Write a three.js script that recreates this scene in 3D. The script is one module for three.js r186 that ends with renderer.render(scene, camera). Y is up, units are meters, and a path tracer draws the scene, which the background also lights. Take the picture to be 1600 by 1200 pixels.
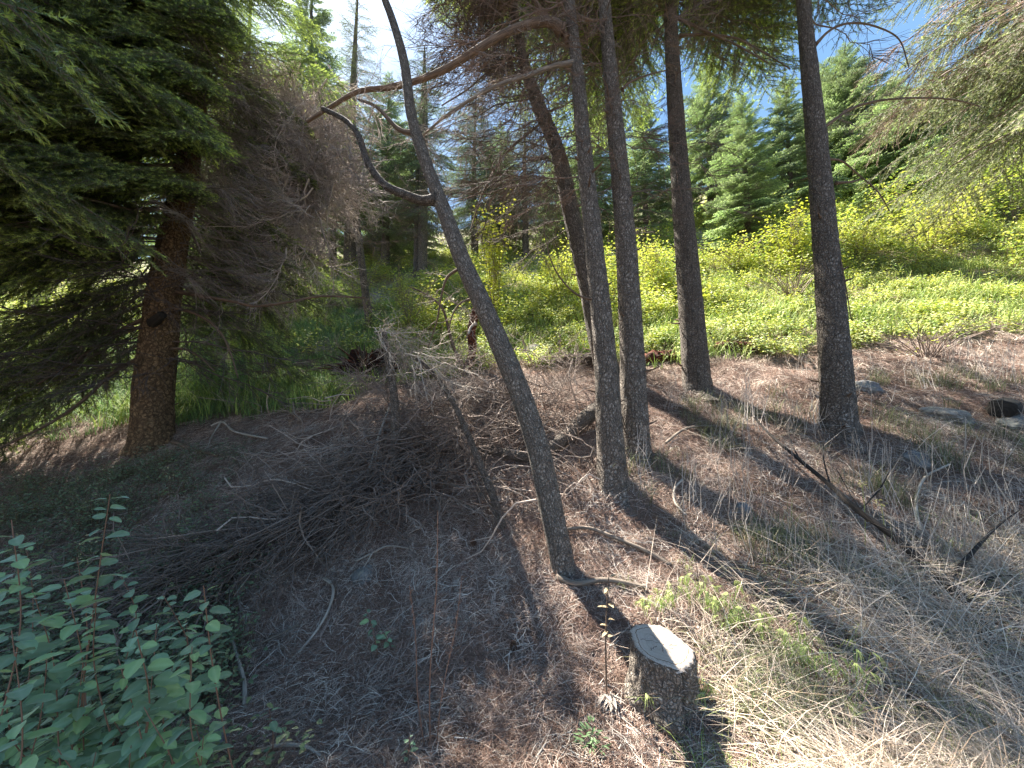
import * as THREE from 'three';
import { ImprovedNoise } from 'three/addons/math/ImprovedNoise.js';
import { mergeGeometries } from 'three/addons/utils/BufferGeometryUtils.js';

// ---------------------------------------------------------------- camera, sky, sun, exposure
const scene = new THREE.Scene();
const EYE = 1.65, PITCH = Math.atan(38 / 600);
const camera = new THREE.PerspectiveCamera(90, 4 / 3, 0.05, 900);
camera.position.set(0, EYE, 0);
camera.rotation.set(PITCH, 0, 0);
camera.updateMatrixWorld();
scene.add(camera);
const SUN = new THREE.Vector3(-0.37, 0.80, -0.47).normalize();
const sun = new THREE.DirectionalLight(new THREE.Color(1, 0.94, 0.84), 5);
sun.position.copy(SUN).multiplyScalar(80);
sun.castShadow = true;
sun.shadow.mapSize.set(4096, 4096);
Object.assign(sun.shadow.camera, { left: -50, right: 50, top: 50, bottom: -50, near: 1, far: 220 });
sun.shadow.radius = 1;
scene.add(sun, sun.target);
{
  const W = 1024, H = 512, data = new Float32Array(W * H * 4), d = new THREE.Vector3();
  for (let j = 0; j < H; j++) for (let i = 0; i < W; i++) {
    const el = ((j + 0.5) / H - 0.5) * Math.PI, az = ((i + 0.5) / W - 0.5) * 2 * Math.PI;
    d.set(Math.cos(el) * Math.cos(az), Math.sin(el), Math.cos(el) * Math.sin(az));
    const up = Math.max(0, d.y), c = Math.max(0, d.dot(SUN));
    const hz = Math.exp(-up * 4.2);
    const glow = 0.2 * Math.pow(c, 14) + 0.5 * Math.pow(c, 90);
    const k = (j * W + i) * 4;
    data[k] = 0.040 + 0.135 * hz + glow * 0.95;
    data[k + 1] = 0.086 + 0.125 * hz + glow * 0.95;
    data[k + 2] = 0.166 + 0.058 * hz + glow;
    data[k + 3] = 1;
  }
  const t = new THREE.DataTexture(data, W, H, THREE.RGBAFormat, THREE.FloatType);
  t.mapping = THREE.EquirectangularReflectionMapping;
  t.magFilter = THREE.LinearFilter; t.minFilter = THREE.LinearFilter;
  t.colorSpace = THREE.LinearSRGBColorSpace; t.needsUpdate = true;
  scene.background = t; scene.environment = t;
}
const renderer = new THREE.WebGLRenderer({ antialias: true });
renderer.setSize(1024, 768);
renderer.shadowMap.enabled = true;
renderer.toneMapping = THREE.LinearToneMapping;
renderer.toneMappingExposure = 6.2;

// ---------------------------------------------------------------- small tools
const V = (x, y, z) => new THREE.Vector3(x, y, z);
function rng(seed) { let a = seed >>> 0; return () => { a = (a + 0x6D2B79F5) | 0; let t = Math.imul(a ^ (a >>> 15), 1 | a); t = (t + Math.imul(t ^ (t >>> 7), 61 | t)) ^ t; return ((t ^ (t >>> 14)) >>> 0) / 4294967296; }; }
const perlin = new ImprovedNoise();
const N3 = (x, y, z = 0) => perlin.noise(x + 37.3, y + 11.7, z + 5.1);
const fbm = (x, y, o = 3) => { let s = 0, a = 1, f = 1; for (let i = 0; i < o; i++) { s += a * N3(x * f, y * f, i * 9.7); a *= 0.5; f *= 2.1; } return s; };
const sm = (a, b, x) => { const t = Math.min(1, Math.max(0, (x - a) / (b - a))); return t * t * (3 - 2 * t); };
const mix = (a, b, t) => a + (b - a) * t;
const LIN = (r, g, b) => new THREE.Color().setRGB(r, g, b);
const names = new Map();
function numbered(n) { const k = names.get(n) || 0; names.set(n, k + 1); return k ? `${n}_${String(k).padStart(3, '0')}` : n; }
function tag(o, label, category, group, kind) {
  if (label) o.userData.label = label;
  if (category) o.userData.category = category;
  if (group) o.userData.group = group;
  if (kind) o.userData.kind = kind;
  return o;
}
function shadows(o) { o.castShadow = true; o.receiveShadow = true; return o; }
function thing(name, label, category, pos, group) {
  const g = new THREE.Group(); g.name = numbered(name); g.position.copy(pos); scene.add(g);
  return tag(g, label, category, group);
}
function part(name, geo, mat, parent) { const m = shadows(new THREE.Mesh(geo, mat)); m.name = name; parent.add(m); return m; }
function one(name, geo, mat, label, category, group, kind) { const m = shadows(new THREE.Mesh(geo, mat)); m.name = numbered(name); scene.add(m); return tag(m, label, category, group, kind); }
// instanced copies: list of {m: Matrix4, c?: Color}
function copies(name, geo, mat, list, parent = scene) {
  const im = shadows(new THREE.InstancedMesh(geo, mat, list.length));
  list.forEach((e, i) => { im.setMatrixAt(i, e.m); if (e.c) im.setColorAt(i, e.c); });
  im.name = parent === scene ? numbered(name) : name;
  im.userData.kind = 'stuff'; parent.add(im); return im;
}
const _q = new THREE.Quaternion(), _e = new THREE.Euler();
function mat4(p, rx, ry, rz, s, order = 'YZX') {
  _q.setFromEuler(_e.set(rx, ry, rz, order));
  return new THREE.Matrix4().compose(p, _q, typeof s === 'number' ? V(s, s, s) : s);
}
function pointing(p, dir, roll, s) { // local +x along dir
  const q = new THREE.Quaternion().setFromUnitVectors(V(1, 0, 0), dir.clone().normalize());
  q.multiply(new THREE.Quaternion().setFromAxisAngle(V(1, 0, 0), roll));
  return new THREE.Matrix4().compose(p, q, typeof s === 'number' ? V(s, s, s) : s);
}

// ---------------------------------------------------------------- the lie of the land
function groundY(x, z) {
  const d = -z;
  let plane = -1.21 + 0.55 * d + 0.10 * x;
  if (x > 5) plane += 0.10 * (x - 5) * sm(8, 16, d) * sm(60, 30, x);
  const far = Math.max(0, d - 40);
  plane -= far * far * 0.0055;
  if (d > 115) plane = plane - (d - 115) * 0.28;
  const sx = Math.abs(x) - 60; if (sx > 0) plane -= sx * 0.12 * Math.sign(x);
  const flat = 0.02 * x * Math.exp(-x * x / 50);
  const k = 0.28, a = plane - 0.03, h = Math.max(0, k - Math.abs(a - flat)) / k;
  let y = Math.max(a, flat) + h * h * h * k / 6;
  y += 0.34 * Math.exp(-((x + 0.6) ** 2 / 4.2 + (d - 5.0) ** 2 / 1.5));             // mound below the brush
  y -= 0.22 * Math.exp(-((x + 4.4) ** 2 / 3.5 + (d - 7.4) ** 2 / 2.5));             // hollow behind it
  const near = sm(0.5, 2.5, d), big = sm(6, 20, Math.hypot(x, d));
  y += near * (0.10 * fbm(x * 0.6, d * 0.6, 2) + 0.045 * fbm(x * 2.1, d * 2.1, 2) + 0.014 * fbm(x * 8, d * 8, 2));
  y += big * 0.5 * fbm(x * 0.13, d * 0.13, 3);
  return y;
}
const rayDir = (px, py) => V((px - 800) / 600, (600 - py) / 600, -1).applyAxisAngle(V(1, 0, 0), PITCH);
function at(px, py, d) { const r = rayDir(px, py); return r.multiplyScalar(d / -r.z).add(V(0, EYE, 0)); }
function G(px, py, lift = 0) {
  const r = rayDir(px, py); r.divideScalar(-r.z);
  let t = 0.6, p;
  for (; t < 120; t += 0.03) { p = V(r.x * t, EYE + r.y * t, -t); if (p.y < groundY(p.x, p.z)) break; }
  p.y = groundY(p.x, p.z) + lift; return p;
}

// ---------------------------------------------------------------- textures
function tex(W, H, fn, srgb = true) { // fn(u,v) -> [r,g,b] 0..1
  const data = new Uint8Array(W * H * 4);
  for (let j = 0; j < H; j++) for (let i = 0; i < W; i++) {
    const c = fn(i / W, j / H), k = (j * W + i) * 4;
    for (let q = 0; q < 3; q++) data[k + q] = Math.max(0, Math.min(255, c[q] * 255));
    data[k + 3] = 255;
  }
  const t = new THREE.DataTexture(data, W, H, THREE.RGBAFormat);
  t.wrapS = t.wrapT = THREE.RepeatWrapping; t.magFilter = THREE.LinearFilter; t.minFilter = THREE.LinearMipmapLinearFilter;
  t.generateMipmaps = true; if (srgb) t.colorSpace = THREE.SRGBColorSpace; t.needsUpdate = true; return t;
}
function hash2(x, y, s) { let h = Math.imul(x, 374761393) ^ Math.imul(y, 668265263) ^ Math.imul(s, 974634777); h = Math.imul(h ^ (h >>> 13), 1274126177); return ((h ^ (h >>> 16)) >>> 0) / 4294967296; }
function vn(u, v, nx, ny, s) { // tileable value noise
  const x = u * nx, y = v * ny, xi = Math.floor(x), yi = Math.floor(y), fx = x - xi, fy = y - yi;
  const a = fx * fx * (3 - 2 * fx), b = fy * fy * (3 - 2 * fy), w = (i, n) => ((i % n) + n) % n;
  return mix(mix(hash2(w(xi, nx), w(yi, ny), s), hash2(w(xi + 1, nx), w(yi, ny), s), a), mix(hash2(w(xi, nx), w(yi + 1, ny), s), hash2(w(xi + 1, nx), w(yi + 1, ny), s), a), b);
}
function cells(u, v, nx, ny, s) { // tileable worley: [f1, f2, id]
  const x = u * nx, y = v * ny, xi = Math.floor(x), yi = Math.floor(y); let f1 = 9, f2 = 9, id = 0;
  for (let j = -1; j <= 1; j++) for (let i = -1; i <= 1; i++) {
    const cx = (((xi + i) % nx) + nx) % nx, cy = (((yi + j) % ny) + ny) % ny;
    const dx = xi + i + hash2(cx, cy, s) - x, dy = yi + j + hash2(cx, cy, s + 1) - y, d = Math.hypot(dx, dy);
    if (d < f1) { f2 = f1; f1 = d; id = hash2(cx, cy, s + 2); } else if (d < f2) f2 = d;
  }
  return [f1, f2, id];
}
function barkTextures(lo, hi, fleck, fleckAmount, nx, ny, seed) {
  const W = 512, H = 1024, hgt = new Float32Array(W * H);
  const col = tex(W, H, (u, v) => {
    const uu = u + 0.07 * (vn(u, v, 5, 6, seed + 30) - 0.5) + 0.05 * (vn(u, v, 18, 22, seed + 31) - 0.5) + 0.02 * (vn(u, v, 50, 60, seed + 33) - 0.5), vv = v + 0.05 * (vn(u, v, 6, 10, seed + 32) - 0.5) + 0.03 * (vn(u, v, 22, 24, seed + 34) - 0.5);
    const [f1, f2, id] = cells(uu, vv, nx, ny, seed);
    const fis = Math.abs(vn(uu, v, 16, 5, seed + 40) - 0.5) * 2, edge = (0.4 + 0.6 * sm(0.0, 0.4, f2 - f1)) * (0.45 + 0.55 * sm(0.02, 0.22, fis));
    const [g1, g2, id2] = cells(uu, vv, nx * 3, ny * 3, seed + 9);
    const fine = sm(0, 0.4, g2 - g1), n = vn(u, v, 64, 96, seed + 5) * 0.6 + vn(u, v, 150, 200, seed + 6) * 0.4;
    const h = edge * (0.62 + 0.22 * id) + 0.2 * fine * edge + 0.12 * n;
    hgt[Math.round(v * H) * W + Math.round(u * W)] = h;
    const b = Math.pow(edge, 0.8) * (0.45 + 0.35 * fine + 0.2 * id2) * (0.6 + 0.55 * n) + 0.12 * id;
    const c = [0, 1, 2].map((q) => mix(lo[q], hi[q], Math.min(1, b)));
    const l = sm(1 - fleckAmount, 1.05 - fleckAmount, vn(u, v, 40, 60, seed + 7) * 0.55 + vn(u, v, 110, 150, seed + 8) * 0.45 + 0.12 * (vn(u, v, 4, 6, seed + 12) - 0.5)) * edge;
    return c.map((x, q) => mix(x, fleck[q] * (0.7 + 0.4 * n), l * 0.85));
  });
  const bump = tex(W, H, (u, v) => { const h = hgt[Math.round(v * H) * W + Math.round(u * W)]; return [h, h, h]; }, false);
  return { col, bump };
}
const greyBark = barkTextures([0.13, 0.115, 0.10], [0.50, 0.46, 0.42], [0.62, 0.60, 0.57], 0.33, 17, 26, 11);
const brownBark = barkTextures([0.16, 0.11, 0.07], [0.62, 0.50, 0.38], [0.62, 0.55, 0.45], 0.12, 10, 14, 51);
const redBark = barkTextures([0.12, 0.05, 0.03], [0.52, 0.27, 0.16], [0.55, 0.42, 0.33], 0.2, 9, 10, 91);
const woodTex = tex(256, 512, (u, v) => { const n = vn(u, v, 40, 6, 3) * 0.5 + vn(u, v, 90, 14, 4) * 0.3 + vn(u, v, 8, 5, 5) * 0.3; const b = 0.45 + 0.5 * n; return [b, b * 0.97, b * 0.93]; });
function canvasTex(S, draw) {
  const c = document.createElement('canvas'); c.width = c.height = S; const g = c.getContext('2d'); draw(g, S);
  const t = new THREE.CanvasTexture(c); t.colorSpace = THREE.SRGBColorSpace; t.wrapS = t.wrapT = THREE.RepeatWrapping; return t;
}
const litterTex = canvasTex(1024, (g, S) => { // needles and crumbs; hue comes from the ground's own colour
  const r = rng(71); g.fillStyle = '#a09a96'; g.fillRect(0, 0, S, S);
  for (let i = 0; i < 26000; i++) {
    const b = Math.floor(70 + 185 * Math.pow(r(), 0.75)), x = r() * S, y = r() * S, a = r() * 6.283, l = 6 + 26 * r(), w = 0.8 + 1.8 * r();
    g.strokeStyle = `rgb(${b},${Math.floor(b * (0.90 + 0.1 * r()))},${Math.floor(b * (0.84 + 0.14 * r()))})`; g.lineWidth = w;
    for (const ox of [0, S, -S]) for (const oy of [0, S, -S]) {
      if (x + ox < -40 || x + ox > S + 40 || y + oy < -40 || y + oy > S + 40) continue;
      g.beginPath(); g.moveTo(x + ox, y + oy); g.quadraticCurveTo(x + ox + Math.cos(a) * l * 0.5 + 3, y + oy + Math.sin(a) * l * 0.5, x + ox + Math.cos(a + 0.3) * l, y + oy + Math.sin(a + 0.3) * l); g.stroke();
    }
  }
});

// ---------------------------------------------------------------- materials
const std = (o) => new THREE.MeshStandardMaterial({ roughness: 0.95, ...o });
const M = {
  ground: std({ map: litterTex, bumpMap: litterTex, bumpScale: 0.012, vertexColors: true, roughness: 1 }),
  greyBark: std({ map: greyBark.col, bumpMap: greyBark.bump, bumpScale: 0.022, color: LIN(1.85, 1.84, 1.84) }),
  paleBark: std({ map: greyBark.col, bumpMap: greyBark.bump, bumpScale: 0.018, color: LIN(1.95, 1.94, 1.92) }),
  darkBark: std({ map: greyBark.col, bumpMap: greyBark.bump, bumpScale: 0.022, color: LIN(1.4, 1.38, 1.38) }),
  brownBark: std({ color: LIN(1.2, 1.25, 1.18), map: brownBark.col, bumpMap: brownBark.bump, bumpScale: 0.03 }),
  redBark: std({ map: redBark.col, bumpMap: redBark.bump, bumpScale: 0.02 }),
  limb: std({ map: woodTex, bumpMap: woodTex, bumpScale: 0.004, color: LIN(0.30, 0.22, 0.17) }),
  dryLimb: std({ map: woodTex, bumpMap: woodTex, bumpScale: 0.004, color: LIN(0.42, 0.36, 0.31) }),
  paleWood: std({ map: woodTex, bumpMap: woodTex, bumpScale: 0.004, color: LIN(0.75, 0.70, 0.64) }),
  darkWood: std({ map: woodTex, bumpMap: woodTex, bumpScale: 0.005, color: LIN(0.07, 0.06, 0.055) }),
  blackWood: std({ map: woodTex, bumpMap: woodTex, bumpScale: 0.008, color: LIN(0.05, 0.045, 0.04) }),
  twig: std({ color: LIN(0.20, 0.155, 0.13) }),
  deadTwig: std({ color: LIN(1, 1, 1), vertexColors: false }),
  needle: new THREE.MeshPhysicalMaterial({ roughness: 0.85, vertexColors: true, side: THREE.DoubleSide, transmission: 0.5, thickness: 0 }),
  leaf: new THREE.MeshPhysicalMaterial({ roughness: 0.8, vertexColors: true, side: THREE.DoubleSide, transmission: 0.45, thickness: 0 }),
  grass: new THREE.MeshPhysicalMaterial({ roughness: 0.85, vertexColors: true, side: THREE.DoubleSide, transmission: 0.3, thickness: 0 }),
  straw: std({ vertexColors: true, side: THREE.DoubleSide, roughness: 0.9 }),
};

// ---------------------------------------------------------------- geometry builders
function curvePts(pts, n) { return new THREE.CatmullRomCurve3(pts, false, 'centripetal').getPoints(n); }
// tapered, slightly knobbly tube along points; radius(t) 0..1
function tube(pts, radius, { seg = 8, rings = 0, rough = 0, seed = 0, tile = 0.5, cap = true, flare = 0 } = {}) {
  const P = curvePts(pts, rings || (pts.length - 1) * 6), n = P.length, pos = [], uv = [], idx = [];
  const T = P.map((p, i) => P[Math.min(n - 1, i + 1)].clone().sub(P[Math.max(0, i - 1)]).normalize());
  let nor = Math.abs(T[0].y) > 0.9 ? V(1, 0, 0) : V(0, 1, 0); nor.sub(T[0].clone().multiplyScalar(nor.dot(T[0]))).normalize();
  let len = 0; const rep = Math.max(1, Math.round(2 * Math.PI * radius(0.2) / tile));
  for (let i = 0; i < n; i++) {
    if (i) { len += P[i].distanceTo(P[i - 1]); nor.sub(T[i].clone().multiplyScalar(nor.dot(T[i]))).normalize(); }
    const b = T[i].clone().cross(nor), t = i / (n - 1); let r = radius(t);
    for (let j = 0; j <= seg; j++) {
      const a = j / seg * 2 * Math.PI, c = Math.cos(a), s = Math.sin(a);
      let k = r;
      if (rough) k *= 1 + rough * (fbm(c * 1.6 + seed, s * 1.6 + len / Math.max(r, 0.02) * 0.35 + seed * 3, 2) + 0.7 * N3(c * 5 + seed, s * 5, len * 9) + 0.5 * N3(c * 9 + seed, s * 9, len * 16));
      if (flare) { const f = Math.exp(-len / flare[1]); k *= 1 + flare[0] * f * (1 + 0.7 * Math.sin(a * flare[2] + seed) + 0.3 * Math.sin(a * 3 + seed * 2)); }
      pos.push(P[i].x + (nor.x * c + b.x * s) * k, P[i].y + (nor.y * c + b.y * s) * k, P[i].z + (nor.z * c + b.z * s) * k);
      uv.push(j / seg * rep, len / (tile * 2));
    }
  }
  for (let i = 0; i < n - 1; i++) for (let j = 0; j < seg; j++) { const q = i * (seg + 1) + j, w = q + seg + 1; idx.push(q, w, q + 1, q + 1, w, w + 1); }
  if (cap) for (const e of [0, n - 1]) {
    const c = pos.length / 3; pos.push(P[e].x, P[e].y, P[e].z); uv.push(0.5, 0.5);
    const o = e * (seg + 1);
    for (let j = 0; j < seg; j++) e ? idx.push(o + j, c, o + j + 1) : idx.push(o + j + 1, c, o + j);
  }
  const g = new THREE.BufferGeometry();
  g.setAttribute('position', new THREE.Float32BufferAttribute(pos, 3)); g.setAttribute('uv', new THREE.Float32BufferAttribute(uv, 2));
  g.setIndex(idx); g.computeVertexNormals();
  // weld the normals of the seam
  const nn = g.attributes.normal;
  for (let i = 0; i < n; i++) { const a = i * (seg + 1), b = a + seg; const x = nn.getX(a) + nn.getX(b), y = nn.getY(a) + nn.getY(b), z = nn.getZ(a) + nn.getZ(b), l = Math.hypot(x, y, z) || 1; nn.setXYZ(a, x / l, y / l, z / l); nn.setXYZ(b, x / l, y / l, z / l); }
  return g;
}
const taper = (a, b, p = 1) => (t) => mix(a, b, Math.pow(t, p));
class Sticks { // many thin three- or four-sided twigs in one geometry
  constructor() { this.p = []; this.i = []; }
  add(pts, r0, r1, seg = 3) {
    const n = pts.length, base = this.p.length / 3;
    for (let i = 0; i < n; i++) {
      const t = pts[Math.min(n - 1, i + 1)].clone().sub(pts[Math.max(0, i - 1)]).normalize();
      const a = Math.abs(t.y) > 0.8 ? V(1, 0, 0) : V(0, 1, 0); const u = a.cross(t).normalize(), w = t.clone().cross(u), r = mix(r0, r1, i / (n - 1));
      for (let j = 0; j < seg; j++) { const q = j / seg * 6.2832; this.p.push(pts[i].x + (u.x * Math.cos(q) + w.x * Math.sin(q)) * r, pts[i].y + (u.y * Math.cos(q) + w.y * Math.sin(q)) * r, pts[i].z + (u.z * Math.cos(q) + w.z * Math.sin(q)) * r); }
    }
    for (let i = 0; i < n - 1; i++) for (let j = 0; j < seg; j++) { const a = base + i * seg + j, b = base + i * seg + (j + 1) % seg; this.i.push(a, b, a + seg, b, b + seg, a + seg); }
  }
  build() { const g = new THREE.BufferGeometry(); g.setAttribute('position', new THREE.Float32BufferAttribute(this.p, 3)); g.setIndex(this.i); g.computeVertexNormals(); return g; }
}
class Blades { // loose triangles and folded leaves with colour
  constructor() { this.p = []; this.c = []; }
  tri(a, b, c, ca, cb, cc) { this.p.push(a.x, a.y, a.z, b.x, b.y, b.z, c.x, c.y, c.z); for (const q of [ca, cb || ca, cc || cb || ca]) this.c.push(q[0], q[1], q[2]); }
  build() { const g = new THREE.BufferGeometry(); g.setAttribute('position', new THREE.Float32BufferAttribute(this.p, 3)); g.setAttribute('color', new THREE.Float32BufferAttribute(this.c, 3)); g.computeVertexNormals(); return g; }
  leaf(p, dir, up, l, w, col, k = 1) { // pointed oval leaf folded along its midrib: 6 triangles
    const s = dir.clone().cross(up).normalize(), n = s.clone().cross(dir).normalize();
    const q = (a, b, h) => p.clone().addScaledVector(dir, a * l).addScaledVector(s, b * w).addScaledVector(n, h * w);
    const A = q(0, 0, 0), m1 = q(0.35, 0, 0.02), m2 = q(0.7, 0, -0.05), T = q(1, 0, -0.22), c2 = col.map((x) => x * k);
    for (const e of [1, -1]) {
      const a = q(0.3, 0.46 * e, 0.16), b = q(0.68, 0.40 * e, 0.08);
      this.tri(A, m1, a, c2, c2, col); this.tri(a, m1, b, col, c2, col); this.tri(b, m1, m2, col, c2, c2); this.tri(b, m2, T, col, c2, col);
    }
  }
}
// a conifer bough along +x, 'len' metres long: wood and needles
function makeBough(o) {
  const { len, sides, needle, width, step, droop = 0.15, seed, live = 1, tip = 1, base = [0.035, 0.06, 0.025], fresh = [0.12, 0.17, 0.04], spread = 0.42, sub = 0.16, hang = 0.25 } = o;
  const r = rng(seed), wood = new Sticks(), nb = new Blades();
  const axis = []; for (let i = 0; i <= 8; i++) { const t = i / 8; axis.push(V(t * len, -droop * len * t * t + 0.06 * len * t * t * t + 0.015 * len * (r() - 0.5), 0.03 * len * (r() - 0.5))); }
  wood.add(axis, 0.006 + 0.006 * len, 0.002, 4);
  const onAxis = (t) => { const x = t * 8, i = Math.min(7, Math.floor(x)); return axis[i].clone().lerp(axis[i + 1], x - i); };
  function needles(a, b, fade) {
    const d = b.clone().sub(a), L = d.length(); d.normalize();
    const u = Math.abs(d.y) > 0.9 ? V(1, 0, 0) : V(0, 1, 0), s = d.clone().cross(u).normalize(), w = s.clone().cross(d);
    const n = Math.ceil(L / step);
    for (let i = 0; i < n; i++) {
      if (r() > live) continue;
      const t = (i + r()) / n, q = r() * 6.283, f = Math.sin(q) * 0.75 + 0.15;
      const dir = s.clone().multiplyScalar(Math.cos(q)).addScaledVector(w, f).addScaledVector(d, 0.55 + 0.7 * t * t).normalize();
      const p = a.clone().lerp(b, t), l = needle * (0.75 + 0.45 * r()) * (1 - 0.25 * t), side = dir.clone().cross(V(r() - 0.5, r() - 0.5, r() - 0.5)).normalize().multiplyScalar(width * 0.5);
      const k = 0.7 + 0.6 * r(), g = tip * sm(0.55, 1, t) * fade * (0.6 + 0.6 * r());
      const c = base.map((x, z) => mix(x * k, fresh[z] * (0.8 + 0.4 * k), Math.min(1, g)));
      nb.tri(p.clone().add(side), p.clone().sub(side), p.clone().addScaledVector(dir, l), c);
    }
  }
  for (let i = 0; i < sides; i++) {
    const t = 0.1 + 0.9 * (i + r() * 0.8) / sides, e = i % 2 ? 1 : -1, p = onAxis(Math.min(1, t));
    const l = len * spread * (0.55 + 0.6 * r()) * Math.pow(1.04 - t, 0.6) * sm(-0.1, 0.35, t);
    const ang = 0.75 + 0.35 * r(); const dir = V(Math.cos(ang), -hang * (0.3 + r()), e * Math.sin(ang) * (0.75 + 0.3 * r())).normalize();
    const mid = p.clone().addScaledVector(dir, l * 0.5), end = p.clone().addScaledVector(dir, l).add(V(0.06 * l, -hang * 0.5 * l * r(), 0));
    wood.add([p, mid, end], 0.003 + 0.004 * l, 0.0012);
    if (live > 0) { needles(p, mid, 0.15); needles(mid, end, 1); }
    const m = Math.max(0, Math.floor(l / sub));
    for (let j = 0; j < m; j++) for (const f of [-1, 1]) {
      if (r() < 0.15) continue;
      const tt = (j + 0.6 + 0.4 * r()) / (m + 0.3), q = p.clone().lerp(end, Math.min(1, tt)), ll = l * 0.42 * (1.1 - tt) + 0.05 * len * r() + 0.03;
      const dd = dir.clone().multiplyScalar(0.8).add(V(0.25, -hang * r() * 0.8, f * 0.75 * (0.5 + r()))).normalize(), ee = q.clone().addScaledVector(dd, ll);
      wood.add([q, ee], 0.002, 0.001); if (live > 0) needles(q, ee, 0.9);
    }
  }
  if (live > 0) needles(axis[7], axis[8].clone().add(V(0.05 * len, 0, 0)), 1);
  return { wood: wood.build(), leaf: live > 0 ? nb.build() : null };
}
// a dead limb along +x with long curling twigs
function makeDeadBough({ len, twigs, seed, curl = 0.5, hang = 0.6, thick = 1, fine = 3 }) {
  const r = rng(seed), w = new Sticks(), axis = [];
  for (let i = 0; i <= 7; i++) { const t = i / 7; axis.push(V(t * len, -hang * 0.35 * len * t * t + 0.03 * len * (r() - 0.5), 0.07 * len * (r() - 0.5))); }
  w.add(axis, 0.009 * thick, 0.003 * thick, 4);
  const wander = (p, d, l, n, c) => { const o = [p.clone()], q = d.clone().normalize(); let x = p.clone(); for (let i = 0; i < n; i++) { q.add(V((r() - 0.5) * c, (r() - 0.5) * c - 0.05 * hang, (r() - 0.5) * c)).normalize(); x = x.clone().addScaledVector(q, l / n); o.push(x); } return o; };
  for (let i = 0; i < twigs; i++) {
    const t = 0.08 + 0.92 * r(), x = t * 7, k = Math.min(6, Math.floor(x)), p = axis[k].clone().lerp(axis[k + 1], x - k);
    const e = r() < 0.5 ? 1 : -1, d = V(0.5 + 0.6 * r(), -hang * (0.2 + r()) + 0.25 * (r() - 0.3), e * (0.3 + 0.8 * r())), l = len * (0.25 + 0.35 * r()) * (1.1 - 0.5 * t);
    const pts = wander(p, d, l, 5, curl); w.add(pts, 0.0042 * thick, 0.0016 * thick);
    for (let j = 0; j < fine; j++) { const q = pts[1 + Math.floor(r() * 4)], dd = d.clone().add(V(r() - 0.5, r() - 0.6, (r() - 0.5) * 1.6)); w.add(wander(q, dd, l * (0.25 + 0.3 * r()), 3, curl * 1.2), 0.0024 * thick, 0.001 * thick); }
  }
  return w.build();
}
const nearBough = [1, 2, 3].map((s) => makeBough({ len: 2.2, sides: 44, needle: 0.036, width: 0.0062, step: 0.0042, seed: 100 + s, droop: 0.22, base: [0.125, 0.185, 0.052], fresh: [0.46, 0.58, 0.12], hang: 0.35, tip: 1.3, sub: 0.11 }));
const midBough = [1, 2].map((s) => makeBough({ len: 2.0, sides: 34, needle: 0.07, width: 0.017, step: 0.0095, seed: 200 + s, droop: 0.16, base: [0.19, 0.27, 0.10], fresh: [0.46, 0.58, 0.22], sub: 0.16 }));
const darkBough = [1, 2].map((s) => makeBough({ len: 2.0, sides: 28, needle: 0.07, width: 0.016, step: 0.011, seed: 300 + s, droop: 0.2, base: [0.085, 0.125, 0.055], fresh: [0.2, 0.27, 0.1], sub: 0.2, live: 0.85 }));
const thinBough = [1, 2].map((s) => makeBough({ len: 2.0, sides: 30, needle: 0.032, width: 0.0068, step: 0.0062, seed: 400 + s, droop: 0.2, base: [0.13, 0.17, 0.065], fresh: [0.34, 0.38, 0.13], sub: 0.18, live: 1, hang: 0.5 }));
const deadBough = [1, 2, 3].map((s) => makeDeadBough({ len: 1.3, twigs: 30, seed: 500 + s, hang: 0.5 }));
const hangBough = [1, 2].map((s) => makeDeadBough({ len: 0.9, twigs: 24, seed: 520 + s, hang: 1.0, curl: 1.0, thick: 1.15, fine: 3 }));
const bareBough = [1, 2].map((s) => makeDeadBough({ len: 1.6, twigs: 20, seed: 540 + s, hang: 0.35, curl: 0.5, thick: 1.0, fine: 4 }));
const pileBough = [1, 2, 3].map((s) => makeDeadBough({ len: 1.3, twigs: 9, seed: 560 + s, hang: 0.1, curl: 1.15, thick: 1.3, fine: 2 }));

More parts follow.
